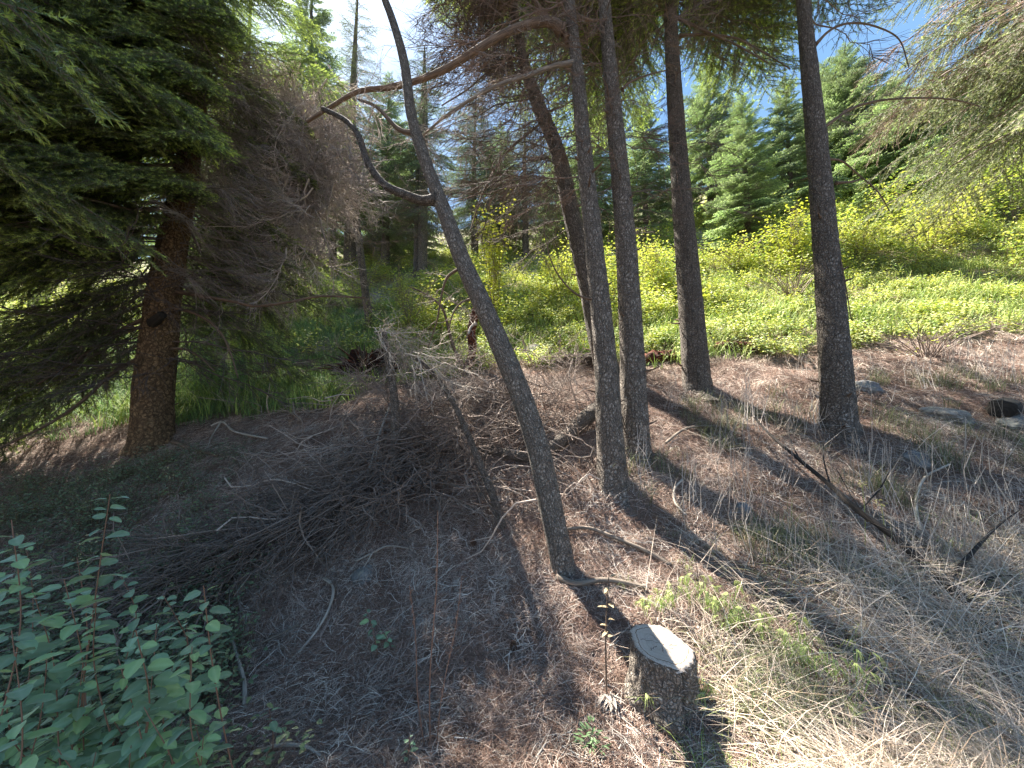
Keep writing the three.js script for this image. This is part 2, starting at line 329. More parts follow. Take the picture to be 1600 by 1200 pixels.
// ---------------------------------------------------------------- ground
{
  const n = 420, pos = [], col = [], uv = [], idx = [];
  const ax = (i) => { const t = i / n * 2 - 1; return 1.3 * Math.sinh(t * 5.05); };
  for (let j = 0; j <= n; j++) for (let i = 0; i <= n; i++) {
    const x = ax(i), z = -4 + ax(j), y = groundY(x, z), d = -z;
    pos.push(x, y, z); uv.push(x / 1.35, z / 1.35);
    const w = fbm(x * 0.5, d * 0.5, 3), w2 = fbm(x * 2.3 + 9, d * 2.3, 2);
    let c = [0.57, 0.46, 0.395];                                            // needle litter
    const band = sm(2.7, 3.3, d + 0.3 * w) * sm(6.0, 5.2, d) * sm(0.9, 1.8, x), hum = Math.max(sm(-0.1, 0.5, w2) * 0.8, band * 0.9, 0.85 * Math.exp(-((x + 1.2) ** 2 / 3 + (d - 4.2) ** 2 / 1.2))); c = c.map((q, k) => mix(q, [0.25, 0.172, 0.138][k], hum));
    const straw = sm(0.7, 1.6, x + 0.5 * w) * sm(4.6, 3.2, d); c = c.map((q, k) => mix(q, [0.62, 0.52, 0.40][k], straw * 0.65));
    const edge = 6.2 + 0.5 * w + 0.35 * sm(4, 8, x) - 0.35 * sm(1, 2.5, x);
    const left = sm(-2.2, -2.9, x + 0.25 * w) * sm(5.6, 6.4, d + 0.3 * w);
    const mead = Math.max(sm(edge - 0.3, edge + 1.1, d), left);
    const gr = [0.26, 0.33, 0.11], dry = [0.66, 0.56, 0.41], t = sm(-0.25, 0.45, w + 0.3 * w2 - 0.25 * sm(3, 8, x) * sm(12, 7, d));
    c = c.map((q, k) => mix(q, mix(dry[k], gr[k], t), mead));
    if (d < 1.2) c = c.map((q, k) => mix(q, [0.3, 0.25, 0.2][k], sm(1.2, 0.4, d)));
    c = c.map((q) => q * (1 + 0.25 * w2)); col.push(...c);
  }
  for (let j = 0; j < n; j++) for (let i = 0; i < n; i++) { const a = j * (n + 1) + i, b = a + n + 1; idx.push(a, b, a + 1, a + 1, b, b + 1); }
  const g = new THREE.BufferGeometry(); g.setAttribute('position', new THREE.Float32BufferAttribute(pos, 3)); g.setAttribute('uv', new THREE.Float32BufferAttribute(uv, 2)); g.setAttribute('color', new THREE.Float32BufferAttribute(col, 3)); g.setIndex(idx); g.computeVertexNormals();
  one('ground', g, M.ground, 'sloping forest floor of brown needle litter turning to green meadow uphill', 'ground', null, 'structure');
}

// ---------------------------------------------------------------- trees
// trunk through photo points [px, py, width in px at 1600], all at the depth of its base
function trunkPts(list, d, recede = 0) { const y0 = list[0][1]; return list.map(([px, py, w]) => { const dd = d + recede * (y0 - py) / 600; return { p: at(px, py, dd), r: w / 2 * dd / 600 }; }); }
function pathRadius(tp) { // radius by share of the path
  const L = [0]; for (let i = 1; i < tp.length; i++) L.push(L[i - 1] + tp[i].p.distanceTo(tp[i - 1].p));
  return (t) => { const s = t * L[L.length - 1]; let i = 0; while (i < L.length - 2 && s > L[i + 1]) i++; return mix(tp[i].r, tp[i + 1].r, Math.min(1, (s - L[i]) / (L[i + 1] - L[i]))); };
}
function rel(o, pts) { return pts.map((p) => p.clone().sub(o)); }
function boughsOn(parent, path, specs, boughs, woodMat, leafMat, opt) {
  // specs: {t (height along path as Vector3), az, pitch, s, roll}
  boughs.forEach((b, k) => {
    const mine = specs.filter((_, i) => i % boughs.length === k); if (!mine.length) return;
    const list = mine.map((q) => ({ m: mat4(q.p, q.roll || 0, q.az, q.pitch, q.s, 'YZX'), c: q.c }));
    copies('branches', b.wood, woodMat, list.map((e) => ({ m: e.m })), parent);
    if (b.leaf) copies('crown', b.leaf, leafMat, list, parent);
  });
}
function crownSpecs(r, { h0, h1, n, L, unit = 2, lean = V(0, 0, 0), power = 0.75, dip = 0.3, tint = 0.25, keep }) {
  const out = [];
  for (let i = 0; i < n; i++) {
    const u = Math.pow((i + r()) / n, 0.85), h = mix(h0, h1, u), az = i * 2.39996 + (r() - 0.5) * 0.8;
    const l = (L * Math.pow(1 - u, power) + 0.18) * (0.7 + 0.45 * r()) * (0.75 + 0.25 * sm(0, 0.12, u));
    const k = 1 + tint * (r() - 0.5) * 2;
    const q = { p: lean.clone().multiplyScalar(h).add(V(0, h, 0)), az, pitch: mix(-dip, 0.75, Math.pow(u, 1.6)) + (r() - 0.5) * 0.25, s: l / unit, roll: (r() - 0.5) * 0.5, c: LIN(k, k * (0.97 + 0.06 * r()), k * 0.98) };
    if (!keep || keep(q, u)) out.push(q);
  }
  return out;
}

// --- the four upright trunks in the middle and the leaning ones; their live crowns stand above the frame
function bigTree(name, label, pts, opt) {
  const base = G(pts[0][0], pts[0][1]), d = -base.z, tp = trunkPts(pts, d, opt.recede || 0);
  const top = tp[tp.length - 1], dir = top.p.clone().sub(tp[Math.max(0, tp.length - 3)].p).normalize();
  if (opt.height) { // carry the stem on above the frame
    const y1 = base.y + opt.height, k = (y1 - top.p.y) / dir.y, lean = V(dir.x * 0.6, dir.y, dir.z * 0.6);
    tp.push({ p: top.p.clone().addScaledVector(lean, k * 0.5), r: top.r * 0.62 }, { p: top.p.clone().addScaledVector(lean, k), r: 0.03 });
  }
  tp.unshift({ p: tp[0].p.clone().add(V((tp[0].p.x - tp[1].p.x) * 0.1, -0.22, 0.02)), r: tp[0].r * 1.02 });
  const t = thing(name, label, 'tree', base, opt.group);
  const path = rel(base, tp.map((e) => e.p)), rad = pathRadius(tp);
  part('trunk', tube(path, rad, { seg: 40, rings: 170, rough: opt.rough || 0.05, seed: opt.seed, tile: opt.tile || 0.42, flare: opt.flare || [0.38, 0.17, 5] }), opt.mat || M.greyBark, t);
  const curve = new THREE.CatmullRomCurve3(path, false, 'centripetal');
  if (opt.stubs) { // broken limb stubs up the stem
    const q = rng(opt.seed * 31 + 5);
    for (let i = 0; i < opt.stubs; i++) { const u = 0.12 + 0.5 * q(), p = curve.getPoint(u), az = q() * 6.283, rr = rad(u) * 0.85, L = 0.04 + 0.16 * q() * q(), dv = V(Math.cos(az), 0.35 * (q() - 0.4), Math.sin(az)); part('branch_stub', tube([p.clone().addScaledVector(dv, rr * 0.6), p.clone().addScaledVector(dv, rr + L * 0.5), p.clone().addScaledVector(dv, rr + L).add(V(0, 0.02, 0))], taper(0.012 + 0.008 * q(), 0.005), { seg: 6, rough: 0.15, seed: i }), M.limb, t); }
  }
  return { t, base, d, curve, path, onHeight(h) { let lo = 0, hi = 1; for (let i = 0; i < 22; i++) { const m = (lo + hi) / 2; curve.getPoint(m).y < h ? lo = m : hi = m; } return curve.getPoint(lo); } };
}
function liveCrown(b, r, { h0, h1, n, L, kind = nearBough, keep, dip = 0.3 }) {
  const list = crownSpecs(r, { h0, h1, n, L, keep, dip, unit: kind === nearBough ? 2.2 : 2 }).map((q) => ({ ...q, p: b.onHeight(q.p.y) }));
  boughsOn(b.t, null, list, kind, M.twig, M.needle);
}
function deadLimbs(b, r, geos, n, h0, h1, s0, s1, col, azf) {
  const list = geos.map(() => []);
  for (let i = 0; i < n; i++) {
    const p = b.onHeight(mix(h0, h1, (i + r()) / n)), az = azf ? azf(r) : r() * 6.283, k = 0.75 + 0.5 * r();
    list[i % geos.length].push({ m: mat4(p, (r() - 0.5) * 1.2, az, -0.15 + 0.5 * (r() - 0.4), mix(s0, s1, r()), 'YZX'), c: LIN(col[0] * k, col[1] * k, col[2] * k) });
  }
  geos.forEach((g, k) => list[k].length && copies('dead_branches', g, M.deadTwig, list[k], b.t));
}
function limb(b, pts, w0, w1, mat, name = 'branch', dd = 0) { // pts: [px, py, depth offset]
  const P = pts.map(([x, y, o = 0]) => at(x, y, b.d + dd + o)); const d = b.d + dd;
  if (w0 > 5) { // side twigs
    const q = rng(Math.round(w0 * 100 + pts[0][0])), cv = new THREE.CatmullRomCurve3(rel(b.base, P)), L = cv.getLength(), l = [];
    for (let i = 0; i < 4 + L * 7; i++) { const k = 0.7 + 0.6 * q(); l.push({ m: pointing(cv.getPoint(0.12 + 0.88 * q()), V(q() - 0.5, q() - 0.62, q() - 0.5), q() * 6.28, 0.12 + 0.3 * q()), c: LIN(0.25 * k, 0.2 * k, 0.17 * k) }); }
    copies('side_twigs', pileBough[pts.length % 3], M.deadTwig, l, b.t);
  }
  return part(name, tube(rel(b.base, P), (t) => mix(w0, w1, Math.pow(t, 0.8)) / 2 * d / 600 * (1 + 0.5 * Math.exp(-t * 22)), { seg: 9, rings: pts.length * 8, rough: 0.11, seed: w0 + pts[0][0], tile: 0.2 }), mat, b.t);
}
const R = rng(4242), GREY = [0.24, 0.20, 0.18], BROWN = [0.19, 0.135, 0.11], DARK = [0.11, 0.085, 0.075];

const treeA = bigTree('conifer_tree', 'grey upright trunk standing closest to the leaning trunk, brown rough bark branch reaching left', [[957, 757, 50], [953, 680, 47], [945, 550, 45], [930, 400, 42], [914, 250, 39], [903, 120, 35], [890, 0, 32]], { height: 13, seed: 1, stubs: 14 });
limb(treeA, [[878, 48], [862, 36, -0.05], [838, 36, -0.1], [790, 52, -0.15], [742, 80, -0.2], [700, 106, -0.2], [652, 126, -0.15], [606, 137, -0.1], [560, 143, 0], [520, 165, 0.1], [480, 190, 0.2]], 17, 6, M.limb);
limb(treeA, [[900, 98], [866, 103, -0.1], [825, 118, -0.2], [776, 134, -0.3], [722, 164, -0.3], [688, 188, -0.25], [658, 214, -0.2]], 9, 3, M.dryLimb);
limb(treeA, [[888, 62], [868, 40, 0.05], [846, 16, 0.1], [826, -12, 0.1]], 11, 7, M.limb);
limb(treeA, [[905, 28], [926, 32, 0.1], [950, 30, 0.3]], 7, 4, M.limb);
limb(treeA, [[938, 470], [905, 462, -0.1], [880, 440, -0.2], [862, 410, -0.3], [850, 360, -0.4]], 4, 1.5, M.limb);
deadLimbs(treeA, R, bareBough, 18, 2.8, 6.0, 0.5, 1.0, BROWN, (r) => Math.PI + (r() - 0.5) * 2.4);
liveCrown(treeA, R, { h0: 9, h1: 13, n: 36, L: 1.2 });

const treeB = bigTree('conifer_tree', 'grey upright trunk directly behind and touching the closest upright trunk', [[994, 712, 53], [991, 640, 47], [985, 500, 44], [974, 330, 42], [958, 160, 40], [944, 0, 36]], { height: 14, seed: 2, stubs: 14 });
limb(treeB, [[972, 140], [985, 128], [1010, 118], [1040, 110]], 5, 2, M.limb);
deadLimbs(treeB, R, bareBough, 32, 2.6, 6.4, 0.35, 0.95, BROWN);
liveCrown(treeB, R, { h0: 7.2, h1: 14, n: 230, L: 3.0, dip: 0 });

const treeC = bigTree('conifer_tree', 'dark straight trunk with a burst of bare twigs high up, third of the upright row', [[1090, 606, 52], [1086, 560, 46], [1078, 460, 42], [1067, 330, 40], [1056, 180, 39], [1046, 0, 36]], { height: 15, seed: 3, stubs: 14, mat: M.darkBark, flare: [0.45, 0.15, 5] });
limb(treeC, [[1058, 28], [1080, 38, -0.1], [1110, 52, -0.3], [1150, 70, -0.5], [1200, 98, -0.7]], 6, 2, M.limb);
limb(treeC, [[1062, 56], [1100, 54, -0.2], [1150, 60, -0.4], [1190, 80, -0.6], [1235, 108, -0.8]], 5, 1.6, M.limb);
deadLimbs(treeC, R, bareBough, 22, 5.4, 6.9, 0.7, 1.2, DARK);
deadLimbs(treeC, R, deadBough, 6, 3.0, 3.7, 0.2, 0.45, DARK);
deadLimbs(treeC, R, bareBough, 8, 2.0, 5.4, 0.4, 0.8, BROWN);
liveCrown(treeC, R, { h0: 6.3, h1: 13, n: 300, L: 3.9, dip: 0 });

const treeD = bigTree('conifer_tree', 'blackish lichen speckled trunk standing alone beyond the dead fallen branch, rightmost upright trunk', [[1311, 676, 58], [1308, 610, 53], [1300, 500, 50], [1290, 380, 46], [1276, 220, 43], [1264, 100, 39], [1254, -10, 36]], { height: 13, seed: 4, stubs: 14, mat: M.darkBark, flare: [0.4, 0.16, 5] });
limb(treeD, [[1280, 205], [1300, 190], [1330, 170, 0.1], [1370, 158, 0.2], [1430, 153, 0.3], [1490, 156, 0.4], [1530, 166, 0.5]], 6, 2, M.limb);
limb(treeD, [[1274, 70], [1296, 48], [1330, 36, 0.1], [1370, 42, 0.2], [1405, 62, 0.3], [1420, 105, 0.3]], 5, 1.6, M.limb);
limb(treeD, [[1282, 250], [1310, 250], [1340, 272, 0.2], [1372, 300, 0.2], [1390, 330, 0.3]], 4, 1.5, M.limb);
limb(treeD, [[1302, 370], [1312, 400, -0.1], [1322, 450, -0.15], [1330, 500, -0.1]], 3, 1.2, M.limb);
limb(treeD, [[1306, 286], [1330, 284], [1345, 280, 0.1]], 5, 2, M.limb);
deadLimbs(treeD, R, bareBough, 6, 4.6, 6.6, 0.6, 1.0, BROWN, (r) => -0.3 + (r() - 0.5) * 1.6);
liveCrown(treeD, R, { h0: 6.6, h1: 13, n: 110, L: 2.4 });

const treeE = bigTree('conifer_tree', 'thin dark trunk bending left behind the closest upright trunk', [[950, 585, 36], [938, 540, 35], [918, 440, 34], [892, 330, 31], [872, 240, 28], [842, 165, 26], [822, 110, 24], [808, 50, 22], [800, -10, 20]], { height: 11, seed: 5, stubs: 14, mat: M.darkBark });
limb(treeE, [[826, 88], [800, 92], [768, 108, -0.1], [730, 140, -0.2], [690, 165, -0.2]], 5, 2, M.limb);
limb(treeE, [[860, 180], [830, 205], [790, 240, -0.1], [755, 300, -0.2], [735, 360, -0.3]], 5, 2, M.limb);
deadLimbs(treeE, R, bareBough, 30, 2.2, 6.4, 0.5, 1.1, DARK);
deadLimbs(treeE, R, deadBough, 14, 5.6, 7.4, 0.7, 1.2, BROWN, (r) => Math.PI + (r() - 0.5) * 2.6);
deadLimbs(treeE, R, hangBough, 26, 4.8, 6.6, 0.7, 1.2, BROWN, (r) => Math.PI + (r() - 0.5) * 2.0);
deadLimbs(treeE, R, bareBough, 60, 2.6, 7.0, 0.7, 1.4, DARK, (r) => Math.PI + (r() - 0.5) * 3.2);
liveCrown(treeE, R, { h0: 6.4, h1: 11, n: 90, L: 2.3, dip: 0.05 });

const treeT = bigTree('leaning_tree', 'slender grey leaning trunk with lichen and a curled branch on its left', [[880, 890, 36], [862, 800, 36], [842, 705, 35], [815, 620, 34], [786, 550, 33], [756, 480, 31], [724, 410, 29], [694, 330, 25], [662, 245, 20], [643, 180, 17], [632, 100, 15], [616, 40, 13], [594, -20, 11]], { seed: 6, mat: M.paleBark, recede: 0.25, rough: 0.05, flare: [0.3, 0.1, 4], tile: 0.34 });
limb(treeT, [[682, 312, 0.24], [660, 313, 0.24], [630, 303, 0.24], [604, 291, 0.25], [586, 272, 0.28], [572, 248, 0.3], [565, 225, 0.35], [556, 205, 0.4], [540, 188, 0.5], [505, 170, 0.6]], 18, 9, M.darkBark);
limb(treeT, [[650, 208, 0.3], [632, 206, 0.3], [616, 196, 0.35], [600, 178, 0.4], [585, 165, 0.5], [560, 155, 0.55]], 10, 5, M.limb);
limb(treeT, [[727, 415, 0.2], [700, 432, 0.25], [690, 460, 0.3], [683, 500, 0.35], [668, 545, 0.4]], 6, 2, M.limb);
limb(treeT, [[748, 465, 0.18], [722, 472, 0.2], [708, 490, 0.22], [700, 520, 0.25]], 5, 2, M.limb);
limb(treeT, [[744, 505, 0.16], [736, 511, 0.15], [732, 522, 0.12]], 6, 3, M.paleWood);
// --- the big living conifer on the left
const treeL = bigTree('fir_tree', 'large living fir with brown flaking bark and low sweeping green boughs', [[238, 690, 60], [240, 620, 54], [248, 540, 52], [258, 450, 51], [272, 370, 49], [288, 290, 46], [308, 150, 40], [326, 0, 34]], { height: 11, seed: 7, stubs: 14, mat: M.brownBark, rough: 0.05, flare: [0.12, 0.25, 5] });
{
  const r = rng(321);
  const front = []; for (let i = 0; i < 44; i++) { const k = 0.8 + 0.5 * r(); front.push({ p: V(0, 3.4 + 3.6 * r(), 0), az: -Math.PI / 2 + 0.35 + (r() - 0.5) * 0.9, pitch: -0.1 - 0.2 * r(), s: 0.6 + 0.5 * r(), roll: (r() - 0.5) * 0.6, c: LIN(k, k, k) }); }
  const list = crownSpecs(r, { h0: 1.9, h1: 11, n: 140, L: 3.5, unit: 2.2, dip: 0.38, power: 1.1, keep: (q, u) => { const s = Math.sin(q.az), c = Math.cos(q.az); return !(q.p.y < 6.5 && c > 0.1 && s < 0.5) && !(q.p.y < 3.0 && s < -0.2); } });
  for (let i = 0; i < 95; i++) { // low boughs towards the viewer and the left
    const az = -Math.PI / 2 + (r() - 0.5) * 1.7 - 0.75, k = 0.8 + 0.4 * r();
    list.push({ p: V(0, 2.6 + 4.8 * r(), 0), az, pitch: -0.12 - 0.28 * r(), s: 0.95 + 0.5 * r(), roll: (r() - 0.5) * 0.6, c: LIN(k, k, k) });
  }
  list.push(...front);
  for (let i = 0; i < 6; i++) list.push({ p: V(0, 1.5 + 1.2 * r(), 0), az: Math.PI + (r() - 0.3) * 0.9, pitch: -0.42 - 0.2 * r(), s: 1.3 + 0.35 * r(), roll: 0, c: LIN(0.6, 0.6, 0.6) });
  boughsOn(treeL.t, null, list.map((q) => ({ ...q, p: treeL.onHeight(q.p.y), az: q.az })), nearBough, M.twig, M.needle);
  deadLimbs(treeL, r, bareBough, 34, 0.9, 2.9, 0.7, 1.5, DARK);
  deadLimbs(treeL, r, deadBough, 40, 2.2, 6.0, 0.7, 1.25, GREY, (q) => (q() - 0.5) * 1.5);
}
limb(treeL, [[272, 455], [310, 462, -0.1], [360, 470, -0.2], [400, 478, -0.3], [450, 472, -0.3], [500, 463, -0.2], [570, 465, 0]], 7, 3, M.limb);
limb(treeL, [[268, 480], [310, 492, -0.1], [338, 512, -0.2], [356, 540, -0.3], [372, 590, -0.3]], 6, 2, M.limb);
limb(treeL, [[266, 545], [290, 546, -0.1], [315, 560, -0.2], [335, 580, -0.2]], 5, 2, M.limb);
limb(treeL, [[218, 560], [180, 580, -0.1], [130, 625, -0.3], [80, 660, -0.5], [0, 700, -0.7]], 7, 3, M.limb);
limb(treeL, [[222, 500], [180, 520, -0.1], [130, 555, -0.3], [60, 600, -0.5]], 6, 2, M.limb);
part('branch_stub', tube([V(0.06, 1.62, 0.16), V(0.2, 1.66, 0.26), V(0.32, 1.72, 0.3)], taper(0.07, 0.05), { seg: 10, rough: 0.2, seed: 3 }), M.blackWood, treeL.t);

// hanging tangle of dead twigs on the right side of the living fir
{
  const r = rng(88), list = [[], []];
  const spine = [[490, 250], [515, 160], [490, 130], [460, 110], [420, 130], [395, 180], [385, 240], [400, 300], [450, 240], [500, 200], [510, 230], [470, 330], [500, 300], [430, 380], [520, 210]];
  for (let i = 0; i < 240; i++) {
    const a = spine[i % spine.length], px = a[0] - 12 + (r() - 0.5) * 75, py = a[1] + (r() - 0.5) * 70, dd = 6.5 + 0.9 * (r() - 0.5);
    const dir = V((r() - 0.62) * 1.5, -0.5 - 0.7 * r() + 0.9 * sm(0.75, 1, r()), (r() - 0.7) * 1.1), k = 0.7 + 0.7 * r();
    list[i % 2].push({ m: pointing(at(px, py, dd).sub(treeL.base), dir, r() * 6.28, 0.85 + 0.75 * r()), c: LIN(0.42 * k, 0.36 * k, 0.335 * k) });
  }
  hangBough.forEach((g, k) => copies('dead_twigs', g, M.deadTwig, list[k], treeL.t));
}

// --- off the right edge: a fir whose limbs reach into the picture
{
  const base = V(10.4, groundY(10.4, -6.4), -6.4), t = thing('fir_tree', 'fir at the upper right whose drooping half dead boughs reach in from the side', 'tree', base);
  part('trunk', tube([V(0, -0.3, 0), V(0, 4, 0), V(-0.1, 8, 0), V(-0.1, 13, 0)], taper(0.24, 0.05), { seg: 24, rings: 60, rough: 0.04, seed: 9, flare: [0.2, 0.2, 5] }), M.darkBark, t);
  const r = rng(777), list = crownSpecs(r, { h0: 3.9, h1: 13, n: 190, L: 4.1, power: 0.7, dip: 0.35 });
  boughsOn(t, null, list, thinBough, M.twig, M.needle);
  const dl = [[], []];
  for (let i = 0; i < 14; i++) { const k = 0.8 + 0.6 * r(); dl[i % 2].push({ m: mat4(V(0, 4.3 + 3.4 * r(), 0), (r() - 0.5), Math.PI + (r() - 0.5) * 2.2, -0.1 + 0.3 * (r() - 0.6), 1.4 + 0.9 * r(), 'YZX'), c: LIN(0.27 * k, 0.2 * k, 0.165 * k) }); }
  [bareBough[0], deadBough[1]].forEach((g, k) => copies('dead_branches', g, M.deadTwig, dl[k], t));
}

// --- beyond the left edge: the neighbour whose crown shades the leafy shrub
{
  const base = V(-6.3, groundY(-6.3, -2.2), -2.2), t = thing('fir_tree', 'fir just beyond the left edge that keeps the leafy shrub in shade', 'tree', base);
  part('trunk', tube([V(0, -0.3, 0), V(0, 5, 0), V(0.1, 11, 0)], taper(0.2, 0.04), { seg: 20, rings: 50, rough: 0.04, seed: 19, flare: [0.2, 0.2, 5] }), M.brownBark, t);
  boughsOn(t, null, crownSpecs(rng(1717), { h0: 4.6, h1: 11, n: 110, L: 3.8, power: 0.7, dip: 0.25, unit: 2.2 }), nearBough, M.twig, M.needle);
}

// --- trees standing up the slope: [px, py of base, py of top, crown half width in m, kind, label, lowest green share]
const KIND = { bright: [midBough, 1.15], green: [midBough, 0.95], dark: [darkBough, 1], thin: [thinBough, 1] };
const uphill = [
  [1168, 398, 145, 2.1, 'bright', 'bright young fir full to the ground between the third trunk and the lone trunk', 0.03, 90],
  [1112, 352, 88, 2.6, 'green', 'taller fir just behind the bright young fir, top against blue sky', 0.08, 80],
  [1236, 348, 120, 2.2, 'green', 'slim fir directly behind the lone blackish trunk', 0.1, 70],
  [1335, 312, 66, 2.9, 'green', 'tall fir right of the lone blackish trunk, its peak poking into blue sky', 0.06, 90],
  [1405, 318, 128, 3.0, 'bright', 'broad sunlit fir on the upper right slope, middle of the three there', 0.05, 95],
  [1478, 292, 110, 3.0, 'green', 'fir high on the slope under the reaching dead boughs', 0.06, 90],
  [1560, 268, 60, 3.2, 'green', 'green fir at the far upper right edge of the slope', 0.08, 80],
  [742, 408, 130, 2.0, 'dark', 'dark ragged fir behind the yellow green sapling', 0.12, 80],
  [652, 438, 150, 2.0, 'thin', 'sparse grey fir behind the bend of the leaning trunk', 0.25, 70],
  [822, 402, 150, 1.9, 'thin', 'thin half bare fir seen left of the bending dark trunk', 0.12, 70],
  [602, 424, 110, 2.2, 'green', 'pale fir seen through the curl of the left branch', 0.15, 70],
  [872, 384, 215, 1.8, 'green', 'small green fir between bending dark trunk and sapling', 0.06, 70],
  [1010, 378, 150, 2.0, 'green', 'fir framed between the second and third upright trunks', 0.08, 80],
  [548, 424, -60, 2.4, 'thin', 'sparse fir behind the hanging dead twig tangle', 0.2, 70],
  [470, 446, -60, 2.8, 'green', 'fir behind the dead twig tangle, beyond the fallen red log', 0.25, 80],
  [1296, 312, 96, 2.6, 'green', 'fir standing farther back in line with the lone blackish trunk', 0.06, 80],
  [1440, 305, 150, 2.8, 'bright', 'light green fir between the broad sunlit fir and the reaching dead boughs', 0.05, 80],
  [1525, 280, 140, 3.0, 'bright', 'light green fir low on the slope behind the reaching boughs at right', 0.05, 80],
  [925, 388, 130, 2.3, 'green', 'fir hidden mostly behind the closest upright trunk', 0.08, 70],
  [782, 396, 190, 2.0, 'green', 'small fir right behind the tip of the yellow green sapling', 0.06, 70],
  [520, 420, 150, 2.6, 'bright', 'pale fir low on the crest seen below the curled branch', 0.05, 70],
  [618, 405, 215, 2.4, 'bright', 'small pale fir left of the bend of the leaning trunk', 0.05, 70],
  [440, 440, 200, 2.6, 'green', 'fir on the crest left of the leaning trunk behind slim trunks', 0.08, 70],
  [345, 455, 160, 3.0, 'green', 'far fir seen just right of the big fir trunk', 0.08, 70],
  [400, 452, 60, 2.8, 'dark', 'dark fir far behind the slim dark trunk at left', 0.2, 80],
];
uphill.forEach(([px, py, top, w, kind, label, low, n], i) => {
  const base = G(px, py), d = -base.z, H = Math.max(3, at(px, top, d).y - base.y), r = rng(900 + i * 7), [boughs, k] = KIND[kind];
  const t = thing('fir_tree', label, 'tree', base), hw = w * (d / 17);
  part('trunk', tube([V(0, -0.3, 0), V(0.02 * H * (r() - 0.5), H * 0.5, 0), V(0, H * 0.98, 0)], taper(0.022 * H, 0.012), { seg: 10, rings: 14, rough: 0.05, seed: i, tile: 0.4 }), M.darkBark, t);
  const tall = top < -100; const s = crownSpecs(r, { h0: Math.max(0.3, low * H), h1: H * 0.985, n: n * 2, L: hw, power: tall ? 0.4 : 0.8, dip: 0.22, keep: tall ? (q, u) => q.p.y > H * 0.5 || r() < 0.35 : null });
  if (tall) s.push(...crownSpecs(r, { h0: H * 0.55, h1: H, n: 170, L: hw * 1.05, power: 0.4 }));
  s.forEach((q) => q.c.multiplyScalar(k));
  boughsOn(t, null, s, boughs, M.twig, M.needle);
  if (kind === 'thin' || kind === 'dark') {
    const l = []; for (let j = 0; j < 14; j++) l.push({ m: mat4(V(0, H * (0.06 + 0.35 * r()), 0), r() - 0.5, r() * 6.28, -0.1 + 0.3 * r(), 0.6 + 0.8 * r(), 'YZX'), c: LIN(...BROWN) });
    copies('dead_branches', bareBough[i % 2], M.deadTwig, l, t);
  }
});
// trunks on the left beyond the big fir
for (const [px, py, w, tpx, label, mat, seed] of [
  [306, 522, 24, 338, 'grey brown trunk just right of the big fir, leaning right, bark peeling', M.brownBark, 31],
  [332, 508, 20, 352, 'thinner reddish trunk close behind its grey brown neighbour beyond the big fir', M.redBark, 32],
  [366, 528, 17, 378, 'slim dark trunk standing in front of the long red log', M.darkBark, 33],
  [578, 515, 12, 548, 'thin dark dead sapling rising from the rotten root mound', M.darkBark, 34],
  [660, 440, 16, 662, 'dark trunk in shade far behind the leaning tree', M.darkBark, 35],
  [54, 560, 26, 70, 'dim trunk at the far left in the shade of low boughs', M.darkBark, 36],
]) {
  const r = rng(seed), b = bigTree('background_tree', label, [[px, py, w], [mix(px, tpx, 0.5), py - 120, w * 0.92], [tpx, py - 240, w * 0.8]], { height: seed === 34 ? 4.5 : 10, seed, mat, rough: 0.06, flare: [0.3, 0.2, 4] });
  deadLimbs(b, r, bareBough, seed === 34 ? 12 : 10, seed === 34 ? 0.6 : 1.2, seed === 34 ? 4 : 4.5, 0.5, 1.1, BROWN);
  if (seed !== 34) liveCrown(b, r, { h0: seed > 34 ? 4.2 : 3.4, h1: 10, n: 46, L: 2.3, kind: seed > 34 ? darkBough : thinBough });
}

